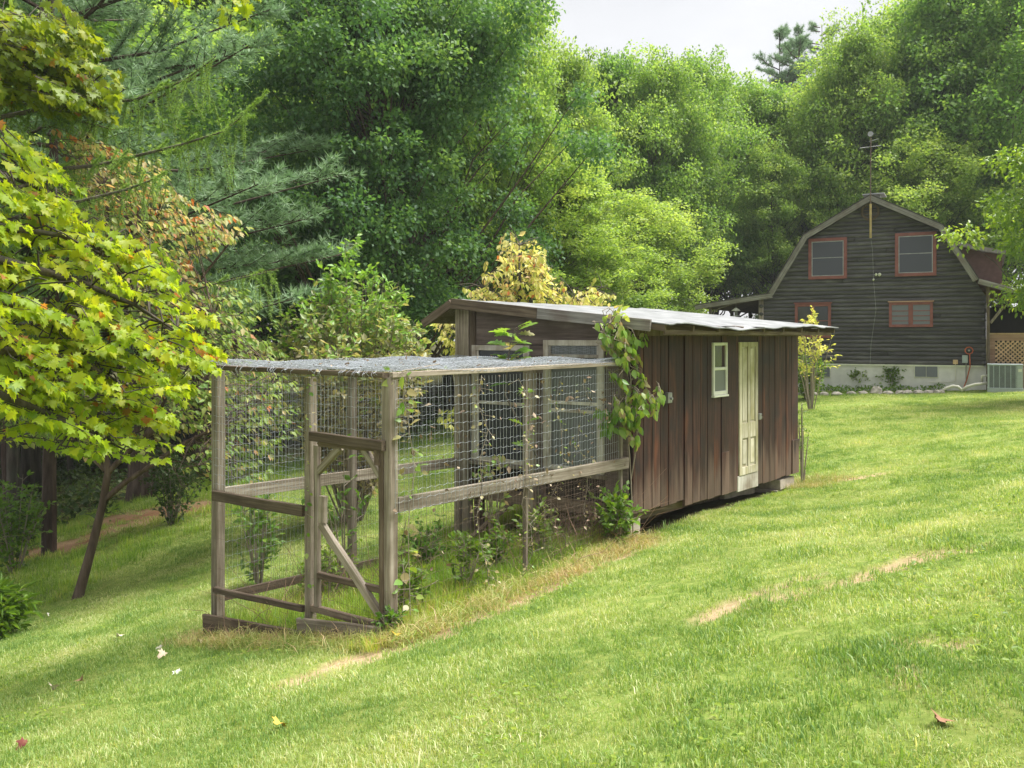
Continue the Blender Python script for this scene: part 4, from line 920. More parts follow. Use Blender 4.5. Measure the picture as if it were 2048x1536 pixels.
# larch with hanging branchlets
def larch():
    Y0 = 14.5; x0 = fx(-60, Y0); z0 = g1(x0, Y0); o = root('larch_tree', x0, Y0, z0, 0, label='larch with drooping feathery green branches reaching in from the left', cat='tree')
    r = np.random.default_rng(5); mb = MB(); H = 12.; mb.tube([(0, 0, z0 - .2), (.1, 0, z0 + 4), (0, .1, z0 + 8), (0, 0, z0 + H)], [.14, .12, .08, .02], 9); PP, DD = [], []
    L = [[(60, 345), (200, 330), (360, 290), (450, 262), (520, 200)], [(100, 215), (270, 200), (370, 160), (430, 115)], [(50, 430), (250, 380), (330, 350)], [(30, 200), (150, 240), (230, 260)], [(60, 650), (300, 610), (420, 570), (555, 540)], [(10, 120), (120, 130), (200, 100)], [(20, 560), (120, 520), (230, 500)], [(-10, 760), (60, 760), (120, 790)]]
    for k, pts in enumerate(L):
        Yk = Y0 - [1.5, 1.0, 2., .5, .2, .3, 1., 1.8][k]
        P = [Vector((0, 0, at(*pts[0], Yk).z))] + [at(a, b, Yk - .1 * i) - Vector((x0, Y0, 0)) for i, (a, b) in enumerate(pts)]
        P = [Vector((p.x, p.y, p.z)) for p in P]; mb.tube(P, [.05] + list(np.linspace(.035, .006, len(pts))), 5, False)
        for a, b in zip(P[:-1], P[1:]):
            n = max(2, int((b - a).length / .055))
            for i in range(n):
                c = a.lerp(b, i / n); ln = r.uniform(.2, .85) * (.6 if k == 3 else 1); sw = Vector(r.normal(0, .18, 3)); pts2 = [c + Vector((sw.x * s, sw.y * s, -ln * s + .06 * math.sin(s * 3))) for s in (0, .35, .7, 1)]
                if r.random() < .25: pts2 = [c + Vector((.2 * s, sw.y * s, .12 * s)) for s in (0, .4, .8, 1)]
                mb.tube(pts2, .004, 3, False)
                for p, q in zip(pts2[:-1], pts2[1:]):
                    for s in np.arange(0, 1, .13): PP.append(p.lerp(q, s)); DD.append(q - p)
            for s in np.arange(0, 1, .05 / max((b - a).length, .1)): PP.append(a.lerp(b, s)); DD.append(b - a)
    V, T, t = needle_arrays(np.array([tuple(p) for p in PP]), np.array([tuple(d) for d in DD]), r, 10, .055, .008, 1.1)
    mb.build('trunk', M_bark, o); link('crown', mesh_np('crown', V, T, 3, [L_larch], t), o)
larch()

# ------------------------------------------------------------------ sprays of real leaves (near maples, dogwoods, sapling, vine)
def in_poly(pts, n, r, band=None):
    P = np.array(pts, float); lo, hi = P.min(0), P.max(0); out_ = []
    while len(out_) < n:
        q = r.uniform(lo, hi); c = False; j = len(P) - 1
        for i in range(len(P)):
            if (P[i, 1] > q[1]) != (P[j, 1] > q[1]) and q[0] < (P[j, 0] - P[i, 0]) * (q[1] - P[i, 1]) / (P[j, 1] - P[i, 1]) + P[i, 0]: c = not c
            j = i
        if c and (band is None or math.sin((q[1] - .42 * q[0] + 22 * math.sin(q[0] / 70)) / band * 6.283) > -.15): out_.append(q)
    return np.array(out_)
def sprays(r, poly, n, yfun, tdir, tlen, step, size, droop=.45, up=.9, tint=(.5, .2), limbs=None, mb=None, jitter=.5, twr=.004, band=None):
    """twigs ending inside a region of space, leaves in pairs along each"""
    Qp = in_poly(poly, n, r, band); P, N, D, s, t = [], [], [], [], []
    for q in Qp:
        Y = yfun(q[0], q[1]) + r.normal(0, jitter); e = at(q[0], q[1], Y); d = Vector(tdir) + Vector(r.normal(0, .35, 3)); d.normalize(); L = tlen * r.uniform(.6, 1.2); a = e - d * L; m_ = a.lerp(e, .5) + Vector((0, 0, .06 * L))
        if mb is not None:
            mb.tube([a, m_, e], [twr * 1.6, twr, twr * .5], 3, False)
            if limbs:
                b = min((p for l_ in limbs for p in l_), key=lambda p: (p - a).length)
                if (b - a).length > .05: mb.tube([b, b.lerp(a, .5) + Vector((0, 0, .05)), a], [twr * 2.6, twr * 2, twr * 1.6], 3, False)
        tb = r.normal(0, tint[1] * .5); k = max(3, int(L / step))
        for i in range(k):
            f = (i + .6) / k; c = a.lerp(m_, f * 2) if f < .5 else m_.lerp(e, f * 2 - 1)
            for sg in (-1, 1):
                sd = d.cross(Vector((0, 0, 1))) * sg; dd = d * r.uniform(.3, 1) + sd * r.uniform(.3, 1) + Vector((0, 0, -droop * r.uniform(.3, 1.6)))
                pos = c + dd.normalized() * size * .35; P.append(pos); D.append(dd); nn = Vector((0, 0, up)) + Vector(r.normal(0, .50, 3)) ; N.append(nn); s.append(size * r.uniform(.6, 1.2)); t.append(min(max(r.normal(tint[0] + tb, tint[1]), 0), 1))
        P.append(e); D.append(d + Vector((0, 0, -droop))); N.append(Vector((0, 0, 1)) + Vector(r.normal(0, .3, 3))); s.append(size); t.append(min(max(tint[0] + tb, 0), 1))
    return [np.array([tuple(v) for v in P]), np.array([tuple(v) for v in N]), np.array([tuple(v) for v in D]), np.array(s), np.array(t)]
def cat5(*a): return [np.concatenate([x[i] for x in a]) for i in range(5)]
def leaf_parts(o, T, L, mat, keep=300, name='leaf', rest='foliage', sel=None):
    """the 'keep' leaves nearest the camera as single parts, all others as one part"""
    P, N, D, s, t = L; base = np.array(o.location); vis = np.hypot(P[:, 0], P[:, 1]); sc = s / vis
    inside = (np.abs(P[:, 0] / P[:, 1]) < .572) & (P[:, 1] > 0); sc = np.where(inside, sc, 0); order = np.argsort(-sc); a, b = order[:keep], order[keep:]
    protos = []
    for q in range(8): protos.append(leafmesh(name, T, np.zeros((1, 3)), np.array([[0, 0, 1.]]), np.array([[0, 1., 0]]), [1.0], np.array([(q + .5) / 8 if q < 7 else .97]), mat))
    for i in a:
        d = Vector(D[i]).normalized(); n = Vector(N[i]); n = (n - d * n.dot(d)).normalized(); x = d.cross(n); M = Matrix((x, d, n)).transposed()
        ob = bpy.data.objects.new(name, protos[min(int(t[i] * 8), 7)]); COL.objects.link(ob); ob.parent = o; ob.location = P[i] - base
        ob.rotation_mode = 'QUATERNION'; ob.rotation_quaternion = M.to_quaternion(); ob.scale = (s[i],) * 3
    if len(b):
        me_ = leafmesh(rest, T, P[b] - base, N[b], D[b], s[b], t[b], mat); ob = bpy.data.objects.new(rest, me_); COL.objects.link(ob); ob.parent = o; ob['kind'] = 'stuff'
def finish(name, base, mb, bark, label, cat, T, L, mat, keep=300):
    o = root(name, *base, 0, label=label, cat=cat); mb.V = [tuple(Vector(v) - Vector(base)) for v in mb.V]
    me_ = bpy.data.meshes.new('trunk'); me_.from_pydata(mb.V, [], mb.F); me_.polygons.foreach_set('use_smooth', np.ones(len(me_.polygons), bool)); me_.materials.append(bark)
    ob = bpy.data.objects.new('trunk', me_); COL.objects.link(ob); ob.parent = o; leaf_parts(o, T, L, mat, keep); return o

# near maple on the left
r = np.random.default_rng(21); mb = MB()
bx_, by_ = -6.3, 7.0; bz_ = g1(bx_, by_)
YF = lambda px, py: 6.6 + .0042 * px + .0006 * (700 - py)
LP = [[(-300, 470), (0, 520), (150, 560), (270, 610), (380, 680)], [(-300, 560), (0, 600), (160, 640), (300, 690), (430, 735)], [(-300, 380), (-60, 400), (60, 370), (130, 400)],
      [(-300, 640), (0, 700), (160, 720), (270, 790), (330, 860)], [(-300, 420), (-20, 450), (120, 470), (230, 520)], [(-300, 600), (0, 790), (130, 840), (250, 900)]]
limbs = []
tr_ = [Vector((bx_, by_, bz_ - .3)), Vector((bx_ + .1, by_, -1)), Vector((bx_, by_ + .1, 1.5)), Vector((bx_ + .2, by_, 4.5)), Vector((bx_ + .1, by_, 7))]; mb.tube(tr_, [.30, .2, .17, .12, .04], 10)
for l_ in LP:
    P = [at(a, b, YF(a, b)) for a, b in l_]; P = [Vector((bx_, by_, P[0].z - .6))] + P; mb.tube(P, list(np.linspace(.06, .007, len(P))), 6, False)
    dense = [];
    for a, b in zip(P[1:-1], P[2:]): dense += [a.lerp(b, s) for s in (0, .25, .5, .75)]
    limbs.append(dense)
polyN = [(-60, 350), (60, 345), (90, 315), (150, 350), (210, 430), (290, 500), (360, 555), (420, 610), (440, 680), (462, 735), (430, 750), (400, 760), (370, 815), (350, 880), (290, 890), (200, 870), (90, 850), (-60, 820)]
La = sprays(r, polyN, 340, YF, (1, .15, -.42), .50, .060, .084, limbs=limbs, mb=mb, jitter=.35, tint=(.60, .2), band=74)
polyL = [(150, 830), (330, 850), (365, 900), (350, 940), (230, 930), (120, 890)]
Lb = sprays(r, polyL, 14, YF, (1, .15, -.3), .5, .07, .085, limbs=limbs, mb=mb, jitter=.4, tint=(.45, .15))
polyT = [(330, -60), (530, -60), (515, 5), (480, 25), (380, -5), (360, 15), (335, -15)]
ol = [at(a, b, 8.5) for a, b in ((-500, -500), (0, -260), (300, -150), (480, -60))]; ol2 = [Vector((bx_, by_, 5.0))] + ol[1:]; mb.tube(ol2, [.07, .04, .02, .008], 6, False)
Lc = sprays(r, polyT, 16, lambda a, b: 8.6, (.5, 0, -.7), .4, .075, .12, limbs=[ol2[1:]], mb=mb, jitter=.2, tint=(.6, .15))
# overhead part of the crown, above the frame
polyO = [(-700, -900), (600, -700), (520, -90), (100, -40), (-400, -40)]
Ld = sprays(r, polyO, 110, lambda a, b: 7.2, (1, .1, -.4), .55, .09, .13, limbs=[ol2[1:]], mb=mb, jitter=1.3, tint=(.55, .18), twr=.005)
finish('maple_tree', (bx_, by_, bz_), mb, M_bark, 'near maple with large glowing yellow-green leaves hanging in over the left of the run', 'tree', TM, cat5(La, Lb, Lc, Ld), L_near)
# second maple, upper left
r = np.random.default_rng(22); mb = MB(); bx_, by_ = -11.0, 13.0; bz_ = g1(bx_, by_); mb.tube([(bx_, by_, bz_ - .2), (bx_, by_, 1), (bx_ + .2, by_, 5), (bx_ + .3, by_, 8)], [.25, .2, .12, .03], 9)
limbs = []
for l_ in ([(-200, 160), (0, 120), (120, 130), (220, 180)], [(-200, 60), (0, 60), (120, 70), (170, 110)], [(-200, 260), (0, 200), (120, 200), (240, 220)]):
    P = [Vector((bx_, by_, at(0, l_[0][1], 13).z - 1))] + [at(a, b, 13) for a, b in l_]; mb.tube(P, list(np.linspace(.06, .01, len(P))), 5, False); d_ = []
    for a, b in zip(P[1:-1], P[2:]): d_ += [a.lerp(b, s) for s in (0, .33, .66)]
    limbs.append(d_)
La = sprays(r, [(-150, 20), (0, 28), (60, 40), (110, 45), (150, 50), (200, 80), (225, 130), (240, 200), (262, 225), (220, 235), (150, 230), (60, 215), (-150, 200)], 440, lambda a, b: 13, (1, .1, -.5), .6, .10, .135, limbs=limbs, mb=mb, jitter=.6, tint=(.5, .2))
finish('maple_tree', (bx_, by_, bz_), mb, M_bark, 'olive-yellow maple bough in the top left corner, smaller leaves than the near one', 'tree', TM, La, L_near2)

# dogwood with the leaning trunk
r = np.random.default_rng(23); mb = MB(); bX, bY, bZ = gpx(157, 1196); 
def AT(px, py, dy=0): return at(px, py, bY + dy)
mb.tube([AT(150, 1215), AT(160, 1180), AT(185, 1090), AT(205, 1010), AT(216, 945), AT(214, 920)], [.095, .08, .066, .058, .054, .042], 10, False)
lim = [[AT(214, 935), AT(206, 880), AT(200, 800), AT(230, 690), AT(280, 560, .3), AT(320, 420, .5)], [AT(216, 945), AT(245, 915), AT(290, 875), AT(330, 800), AT(400, 700, -.2), AT(440, 600, -.3)],
       [AT(208, 1000), AT(250, 965), AT(310, 925), AT(370, 885), AT(425, 860), AT(520, 800, -.3), AT(570, 720, -.4)], [AT(212, 940), AT(170, 900), AT(120, 860), AT(60, 800), AT(0, 760)], [AT(204, 880), AT(300, 700, .6), AT(400, 560, .8), AT(480, 460, .8)], [AT(290, 875), AT(380, 790), AT(420, 745), AT(480, 650, .4)]]
limbs = []
for P in lim:
    mb.tube(P, list(np.linspace(.05, .010, len(P))), 6, False); d_ = []
    for a, b in zip(P[:-1], P[1:]): d_ += [a.lerp(b, s) for s in (0, .33, .66)]
    limbs.append(d_)
YD = lambda a, b: bY + .2
Lu = sprays(r, [(160, 255), (240, 290), (310, 310), (350, 380), (430, 420), (520, 450), (440, 490), (400, 520), (440, 590), (380, 640), (250, 560), (190, 470), (150, 350)], 320, YD, (1, -.1, .1), .6, .10, .115, droop=.9, limbs=limbs, mb=mb, jitter=.7, tint=(.60, .22))
Lm = sprays(r, [(330, 560), (480, 560), (560, 640), (595, 760), (600, 860), (520, 960), (440, 940), (400, 850), (330, 760), (280, 640)], 320, YD, (1, -.1, .05), .6, .10, .105, droop=.8, limbs=limbs, mb=mb, jitter=.8, tint=(.38, .2))
Ll = sprays(r, [(0, 700), (330, 760), (400, 850), (340, 900), (120, 900), (0, 860)], 120, YD, (1, -.1, .0), .6, .10, .12, droop=.9, limbs=limbs, mb=mb, jitter=.8, tint=(.48, .16))
finish('dogwood_tree', (bX, bY, bZ), mb, M_barkr, 'dogwood with a leaning dark trunk and drooping green to orange leaves left of the run', 'tree', TO4, cat5(Lu, Lm, Ll), L_dog, keep=0)

# yellow dogwood behind the shed
r = np.random.default_rng(24); mb = MB(); Yd = 18.5; X0 = fx(1050, Yd); Z0 = g1(X0, Yd); mb.tube([(X0, Yd, Z0 - .2), (X0 - .1, Yd, -.8), at(1040, 600, Yd), at(1038, 490, Yd)], [.09, .07, .04, .01], 8)
lim = [[(X0, Yd, -1.2)] + [tuple(at(a, b, Yd + c)) for a, b, c in p] for p in ([(960, 680, -.4), (890, 660, -.6)], [(1000, 620, .3), (955, 560, .4)], [(1110, 640, -.3), (1170, 590, -.3), (1215, 570, -.2)], [(1060, 600, .2), (1100, 540, .2)], [(1000, 780, -.3), (900, 850, -.6)])]
limbs = []
for P in lim:
    P = [Vector(p) for p in P]; mb.tube(P, list(np.linspace(.035, .008, len(P))), 5, False); d_ = []
    for a, b in zip(P[:-1], P[1:]): d_ += [a.lerp(b, s) for s in (0, .25, .5, .75)]
    limbs.append(d_)
limbs.append([at(1040, y, Yd) for y in (700, 650, 600, 550, 510, 490)])
L1 = sprays(r, [(1040, 465), (1065, 480), (1090, 510), (1110, 550), (1125, 590), (1180, 570), (1222, 555), (1212, 600), (1150, 630), (1100, 660), (930, 660), (945, 560), (985, 545), (1000, 480)], 280, lambda a, b: Yd, (.0, -.3, .1), .45, .09, .13, droop=.95, limbs=limbs, mb=mb, jitter=.5, tint=(.5, .22))
L2 = sprays(r, [(870, 640), (930, 640), (930, 720), (890, 720)], 26, lambda a, b: Yd - .5, (-.6, -.3, 0), .4, .09, .13, droop=.95, limbs=limbs, mb=mb, jitter=.3, tint=(.45, .15))
L3 = sprays(r, [(880, 820), (915, 800), (915, 870), (885, 870)], 7, lambda a, b: Yd - .5, (-.6, -.3, 0), .4, .09, .13, droop=.95, limbs=limbs, mb=mb, jitter=.3, tint=(.3, .1))
finish('dogwood_tree', (X0, Yd, Z0), mb, M_bark, 'small dogwood in yellow and pink autumn leaf showing above the shed roof', 'tree', TO4, cat5(L1, L2, L3), L_yel, keep=0)

# shrub behind the run
def shrub(name, px, Y, topy, wpx, n, stems, size, mat, label, seed, T=TO4, tint0=.5, low=0.0, bark=M_twig, step=.09, spread=1.0, base_tint=0, cat='shrub'):
    r = np.random.default_rng(seed); X = fx(px, Y); Z = g1(X, Y); H = -(topy - HY) / F * Y - Z; Wd = wpx / F * Y / 2; mb = MB(); P, N, D, s, t = [], [], [], [], []
    for i in range(stems):
        a = r.random() * 6.28; q = r.random() ** .6; hh = H * (1 - .42 * q ** 1.5) * r.uniform(.78, 1.0); dx, dy = math.cos(a) * q * Wd, math.sin(a) * q * Wd
        c = [Vector((dx * .12, dy * .12, -.05)), Vector((dx * .5, dy * .5, hh * .45)), Vector((dx * .85, dy * .85, hh * .8)), Vector((dx * 1.05, dy * 1.05, hh))]; mb.tube(c, [.016, .011, .007, .003], 4, False)
        for j in range(n):
            f = low + (1 - low) * r.random() ** .7; k = min(int(f * 3), 2); p = c[k].lerp(c[k + 1], f * 3 - k); sl = r.uniform(.1, .38) * spread; dd = Vector(r.normal(0, 1, 3)); dd.z = abs(dd.z) * .6 + .1; dd.normalize(); e = p + dd * sl; mb.tube([p, e], [.004, .002], 3, False)
            for m_ in range(max(2, int(sl / step * 2))):
                g = r.uniform(.2, 1); pp = p.lerp(e, g); ld = dd + Vector(r.normal(0, .8, 3)); P.append(tuple(pp)); D.append(tuple(ld)); N.append(tuple(Vector((0, 0, 1)) + Vector(r.normal(0, .45, 3)))); s.append(size * r.uniform(.6, 1.2))
                t.append(min(max(r.normal(tint0 + base_tint * (pp.z / H - .7), .16), 0), .99))
    o = root(name, X, Y, Z, 0, label=label, cat=cat); me_ = bpy.data.meshes.new('stems'); me_.from_pydata(mb.V, [], mb.F); me_.materials.append(bark); ob = bpy.data.objects.new('stems', me_); COL.objects.link(ob); ob.parent = o
    ob = bpy.data.objects.new('foliage', leafmesh('foliage', T, np.array(P), np.array(N), np.array(D), np.array(s), np.array(t), mat)); COL.objects.link(ob); ob.parent = o; return o
shrub('leafy_shrub', 705, 15.6, 462, 335, 26, 84, .12, L_shrub, 'tall loose shrub with glossy green and browning leaves behind the run', 41, tint0=.40, base_tint=1.2, low=.12)
shrub('fern_bush', 1718, 29.2, 734, 40, 14, 10, .10, L_weed, 'feathery green plant against the pale foundation, left of two', 42, cat='plant'); shrub('fern_bush', 1790, 28.6, 732, 44, 16, 12, .10, L_weed, 'feathery green plant against the pale foundation nearer its middle', 43, cat='plant')
shrub('leafy_shrub', 1622, 24.5, 615, 90, 9, 14, .10, L_yel, 'straggly shrub with yellow-green sprigs between shed end and log house', 44, low=.3, tint0=.12, spread=1.2)
shrub('leafy_shrub', 1615, 27.0, 700, 70, 22, 16, .11, L_weed, 'low green bush at the far corner of the shed by the foundation', 45)
rt = tree_meshes(51, 7.4, 1.9, 2.7, 110, 190, .13, L_right, prof='oval', clump=.62, flat=.6, r0=.12, T=TO4, thin=.015, every=1, droop=.6)
put_tree('cherry_tree', rt, fx(2215, 22), 22, 7.4, 7.3, .5, 'small tree with glossy bright green leaves at the right edge before the house', wide=.92)

# ivy-like ground cover bed before the house
def patch_leaves(name, pts, n, size, mat, h, label=None, seed=1, T=TO4, tint0=.5):
    r = np.random.default_rng(seed); G = np.array([gpx(*p)[:2] for p in pts]); lo, hi = G.min(0), G.max(0); q = r.uniform(lo, hi, (n * 4, 2)); ins = np.zeros(len(q), bool); j = len(G) - 1
    for i in range(len(G)):
        c = ((G[i, 1] > q[:, 1]) != (G[j, 1] > q[:, 1])) & (q[:, 0] < (G[j, 0] - G[i, 0]) * (q[:, 1] - G[i, 1]) / (G[j, 1] - G[i, 1] + 1e-9) + G[i, 0]); ins ^= c; j = i
    q = q[ins][:n]; z = gz(q[:, 0], q[:, 1]); k = len(q); hh = h * (.3 + .9 * vnoise(q[:, 0], q[:, 1], .35, seed)) * r.random(k) ** .6; P = np.c_[q, z + hh]
    me_ = leafmesh(name, T, P, np.array([0, 0, 1.]) + randdir(k, r) * .7, randdir(k, r) + np.array([0, 0, .1]), size * r.uniform(.6, 1.2, k), np.clip(r.normal(tint0, .2, k), 0, .99), mat)
    return link(name, me_, kind='stuff', label=label, cat='ground cover')
patch_leaves('ground_cover', [(1600, 760), (1700, 757), (1900, 757), (1890, 784), (1750, 787), (1600, 789)], 5000, .10, L_weed, .22, 'low green ground cover along the foundation of the log house', 3)

# ------------------------------------------------------------------ left wood: trunks, stump, undergrowth
def trunk_only(name, px, py, wpx, label, Hh=9, mat=M_barkr, cat='tree', lean=0):
    X, Y, Z = gpx(px, py); r0 = wpx / 2 / F * Y; o = root(name, X, Y, Z, 0, label=label, cat=cat)
    MB().tube([(0, 0, Z - .3), (0, 0, Z + .5), (lean * .3, 0, Z + Hh * .5), (lean, 0, Z + Hh)], [r0 * 1.35, r0, r0 * .85, r0 * .4], 12).build('trunk', mat, o, smooth=True)
    r = np.random.default_rng(int(px) + 5); C = np.c_[r.normal(0, 1.6, 26), r.normal(0, 1.6, 26), r.uniform(Hh * .55, Hh * 1.1, 26)]; P, N, D, s, t = clump_leaves(C, np.full(26, .9), 110, .2, r, .55)
    mb = MB()
    for c in C[::2]: mb.tube([(lean * .5, 0, Z + c[2] * .8), (c[0], c[1], Z + c[2])], [r0 * .2, .01], 4, False)
    mb.build('limbs', mat, o); P[:, 2] += Z; link('crown', leafmesh('crown', TR, P, N, D, s, t, L_mid), o); return o
trunk_only('old_tree', 283, 1003, 52, 'thick furrowed tree trunk standing by the red earth path', 8)
trunk_only('old_tree', 26, 1040, 24, 'grey trunk nearest the left edge at the wood margin', 10, M_bark)
trunk_only('old_tree', 400, 930, 30, 'trunk half hidden behind the left post of the run', 8)
trunk_only('old_tree', 140, 960, 12, 'thin pole-like trunk deeper in the left wood', 9, M_bark); trunk_only('old_tree', 240, 930, 11, 'thin dark trunk behind the leaning dogwood', 9, M_bark)
def scatter_xy(n, f, r, x0, x1, y0, y1):
    q = np.c_[r.uniform(x0, x1, n), r.uniform(y0, y1, n)]; return q[f(q[:, 0], q[:, 1])]
r = np.random.default_rng(61)
q = scatter_xy(900, lambda x, y: ((-x * .9 + y * .42 > 16.0) & (x < -2)) | (y > 33), r, -34, 30, 8, 46)
dm_ = np.hypot(q[:, 0] + 1, q[:, 1] - 0); C = np.c_[q, gz(q[:, 0], q[:, 1]) + .15]; P, N, D, s, t = clump_leaves(C, r.uniform(.3, .9, len(C)), 80, .15, r, .7)
link('undergrowth', leafmesh('undergrowth', TR, P, N, D, s, t, L_under), kind='stuff', label='dark green undergrowth of the wood floor', cat='undergrowth')
shrub('leafy_clump', -8, 11.8, 1180, 66, 20, 14, .18, L_weed, 'clump of long narrow green leaves at the left edge of the lawn', 46, T=TN, cat='plant')

# ------------------------------------------------------------------ vine on the shed corner, oak sapling, twiners in the run
r = np.random.default_rng(71); mb = MB(); vb_ = W2(3.66, -.12); vz = g1(*vb_)
def vat(px, py, d=0): return at(px, py, 10.25 + d)
stems = [[Vector((*vb_, vz)), vat(1262, 960), vat(1255, 850), vat(1262, 760), vat(1250, 690), vat(1235, 640), vat(1228, 622)], [vat(1255, 850), vat(1280, 830, -.05), vat(1310, 800, -.1), vat(1325, 785, -.1)], [vat(1250, 690), vat(1215, 670, .05), vat(1185, 655, .1)], [vat(1255, 800), vat(1225, 810, .1), vat(1200, 840, .1)], [vat(1262, 960, .02), vat(1275, 880, -.05), vat(1270, 800)]]
limbs = []
for P in stems:
    mb.tube(P, [.008] * len(P), 5, False); d_ = []
    for a, b in zip(P[:-1], P[1:]): d_ += [a.lerp(b, s) for s in (0, .25, .5, .75)]
    limbs.append(d_)
YV = lambda a, b: 10.15
Lv = cat5(sprays(r, [(1225, 640), (1260, 640), (1285, 680), (1300, 730), (1290, 800), (1325, 785), (1325, 820), (1290, 850), (1270, 900), (1255, 880), (1235, 830), (1232, 760), (1225, 700), (1190, 665), (1200, 650)], 78, YV, (.3, -.2, -.5), .22, .055, .090, droop=.9, up=.6, limbs=limbs, mb=mb, jitter=.14, tint=(.62, .24), twr=.003),
          sprays(r, [(1200, 820), (1240, 830), (1240, 870), (1205, 860)], 7, lambda a, b: 10.2, (-.3, -.2, -.4), .2, .06, .12, droop=.8, limbs=limbs, mb=mb, jitter=.1, tint=(.35, .15)),
          sprays(r, [(1222, 608), (1245, 625), (1240, 645), (1215, 650)], 5, YV, (.2, 0, .6), .15, .06, .09, droop=.5, limbs=limbs, mb=mb, jitter=.1, tint=(.8, .15)))
finish('climbing_vine', (*vb_, vz), mb, M_twig, 'green climbing vine with broad leaves on the corner where run meets shed', 'vine', TO, Lv, L_vine)
r = np.random.default_rng(72); mb = MB(); sX, sY = W2(3.0, .75); sZ = g1(sX, sY); sap = at(1022, 690, sY)
st = [Vector((sX, sY, sZ)), Vector((sX, sY, -1.4)), at(1010, 790, sY), at(1015, 730, sY), at(1020, 690, sY), at(1030, 655, sY)]; mb.tube(st, [.014, .012, .010, .009, .007, .004], 6, False)
P, N, D, s, t = [], [], [], [], []
for i in range(34):
    c = st[3].lerp(st[5], r.random()) if i < 28 else st[1].lerp(st[3], r.random()); a = r.random() * 6.28; d = Vector((math.cos(a), math.sin(a), r.uniform(-.15, .6))); e = c + d * .05; mb.tube([c, e], .003, 3, False)
    P.append(tuple(e)); D.append(tuple(d)); N.append((r.normal(0, .35), r.normal(0, .35), 1)); s.append(r.uniform(.16, .25)); t.append(min(max(r.normal(.4, .2), 0), 1) if i % 9 else 1.0)
finish('oak_sapling', (sX, sY, sZ), mb, M_bark, 'young oak sapling pushing up through the roof netting of the run', 'sapling', TK, [np.array(P), np.array(N), np.array(D), np.array(s), np.array(t)], L_vine)
def twiner(path, n, size, label, seed, dry=.2, sp=.10):
    r = np.random.default_rng(seed); mb = MB(); mb.tube(path, .004, 4, False); P, N, D, s, t = [], [], [], [], []
    for i in range(n):
        f = r.random() * (len(path) - 1); k = int(f); c = path[k].lerp(path[min(k + 1, len(path) - 1)], f - k); d = Vector(r.normal(0, 1, 3)); d.z = d.z * .4 - .3; d.normalize(); e = c + d * r.uniform(.2, 1) * sp; mb.tube([c, e], .002, 3, False)
        P.append(tuple(e)); D.append(tuple(d)); N.append((r.normal(0, .6), -.6 + r.normal(0, .5), .8)); s.append(size * r.uniform(.6, 1.3)); t.append(min(max(r.normal(.55, .25), 0), 1) if r.random() > dry else 1.0)
    b = path[0]; finish('twining_weed', tuple(b), mb, M_twig, label, 'vine', TO, [np.array(P), np.array(N), np.array(D), np.array(s), np.array(t)], L_vine, keep=80)
def rp(t_, s_, z_): return Vector((*W2(t_, s_), z_))
smp = sm - .05
twiner([rp(-.07, smp, -2.6), rp(-.09, smp, -1.6), rp(-.09, smp + .02, -1.2), rp(-.08, smp - .03, -.8), rp(-.08, smp, -.4), rp(-.05, smp - .2, -.27)], 46, .045, 'thin twining weed climbing the middle post by the gate', 81, sp=.06)
twiner([rp(.15, -.09, -2.35), rp(.12, -.09, -1.6), rp(.2, -.09, -1.1), rp(.1, -.09, -.6), rp(.05, -.09, -.28), rp(.7, .1, -.24)], 52, .085, 'vine with larger leaves on the mesh beside the front corner post', 82, sp=.12)
twiner([rp(.25, .1, -2.4), rp(.3, .15, -2.1), rp(.22, .1, -1.85), rp(.3, .12, -1.6)], 26, .11, 'broad-leaved weed inside the run at the front corner', 83, sp=.14)
for i, (t_, s_, h_) in enumerate(((1.1, -.08, -.35), (1.75, -.09, -.4), (2.4, .0, -.45), (3.05, .1, -.5))):
    g = gl(t_, s_); n_ = 8; rr = random.Random(i)
    twiner([rp(t_ + rr.uniform(-.15, .15), s_ + .02, g + (h_ - g) * k / n_) for k in range(n_ + 1)], 70, .038, ['withered vine on the long mesh side, nearest the front corner post', 'withered vine climbing the thin middle post of the long mesh side', 'withered vine just beyond the middle post of the long mesh side', 'withered vine on the mesh nearest the shed wall'][i], 90 + i, dry=.6, sp=.12)

# brush inside the run
def brush(name, spots, label, mat, seed, n=26, L=.6, rad=.003):
    r = np.random.default_rng(seed); mb = MB()
    for (t_, s_, sp) in spots:
        for i in range(n):
            a = r.normal(0, sp, 2); b = np.array([t_ + a[0], s_ + a[1]]); g = gl(*b); p = [rp(b[0], b[1], g)]
            d = Vector(r.normal(0, .45, 3)); d.z = r.uniform(.3, 1.1); 
            for k in range(3): p.append(p[-1] + d * L * .33 + Vector(r.normal(0, .04, 3))); d.z -= .3 * r.random()
            mb.tube(p, [rad, rad, rad * .8, rad * .4], 3, False)
    return mb.build(name, mat, kind='stuff', label=label, cat='brush')
M_brown = plain('dead_brown_stem', (.24, .15, .10), .9, var=.35)
for i_, (tt_, ss_, hh_) in enumerate(((.5, .35, .45), (1.2, .25, .6), (1.9, .45, .5), (2.5, .3, .7), (.9, 1.9, .7), (2.2, 1.7, .6))):
    wx_, wy_ = W2(tt_, ss_); wz_ = g1(wx_, wy_) + hh_
    shrub('leafy_weed', CX + wx_ / wy_ * F, wy_, HY - wz_ / wy_ * F, 80, 15, 7, .075, L_weed, ['low weed inside the run nearest the front corner', 'green weed inside the run just before the thin mesh post', 'green weed inside the run just behind the thin mesh post', 'tall weed inside the run before the right shed window', 'weed inside the run behind the gate brace', 'weed by the far rail deep inside the run'][i_], 300 + i_, cat='weed', spread=.6)
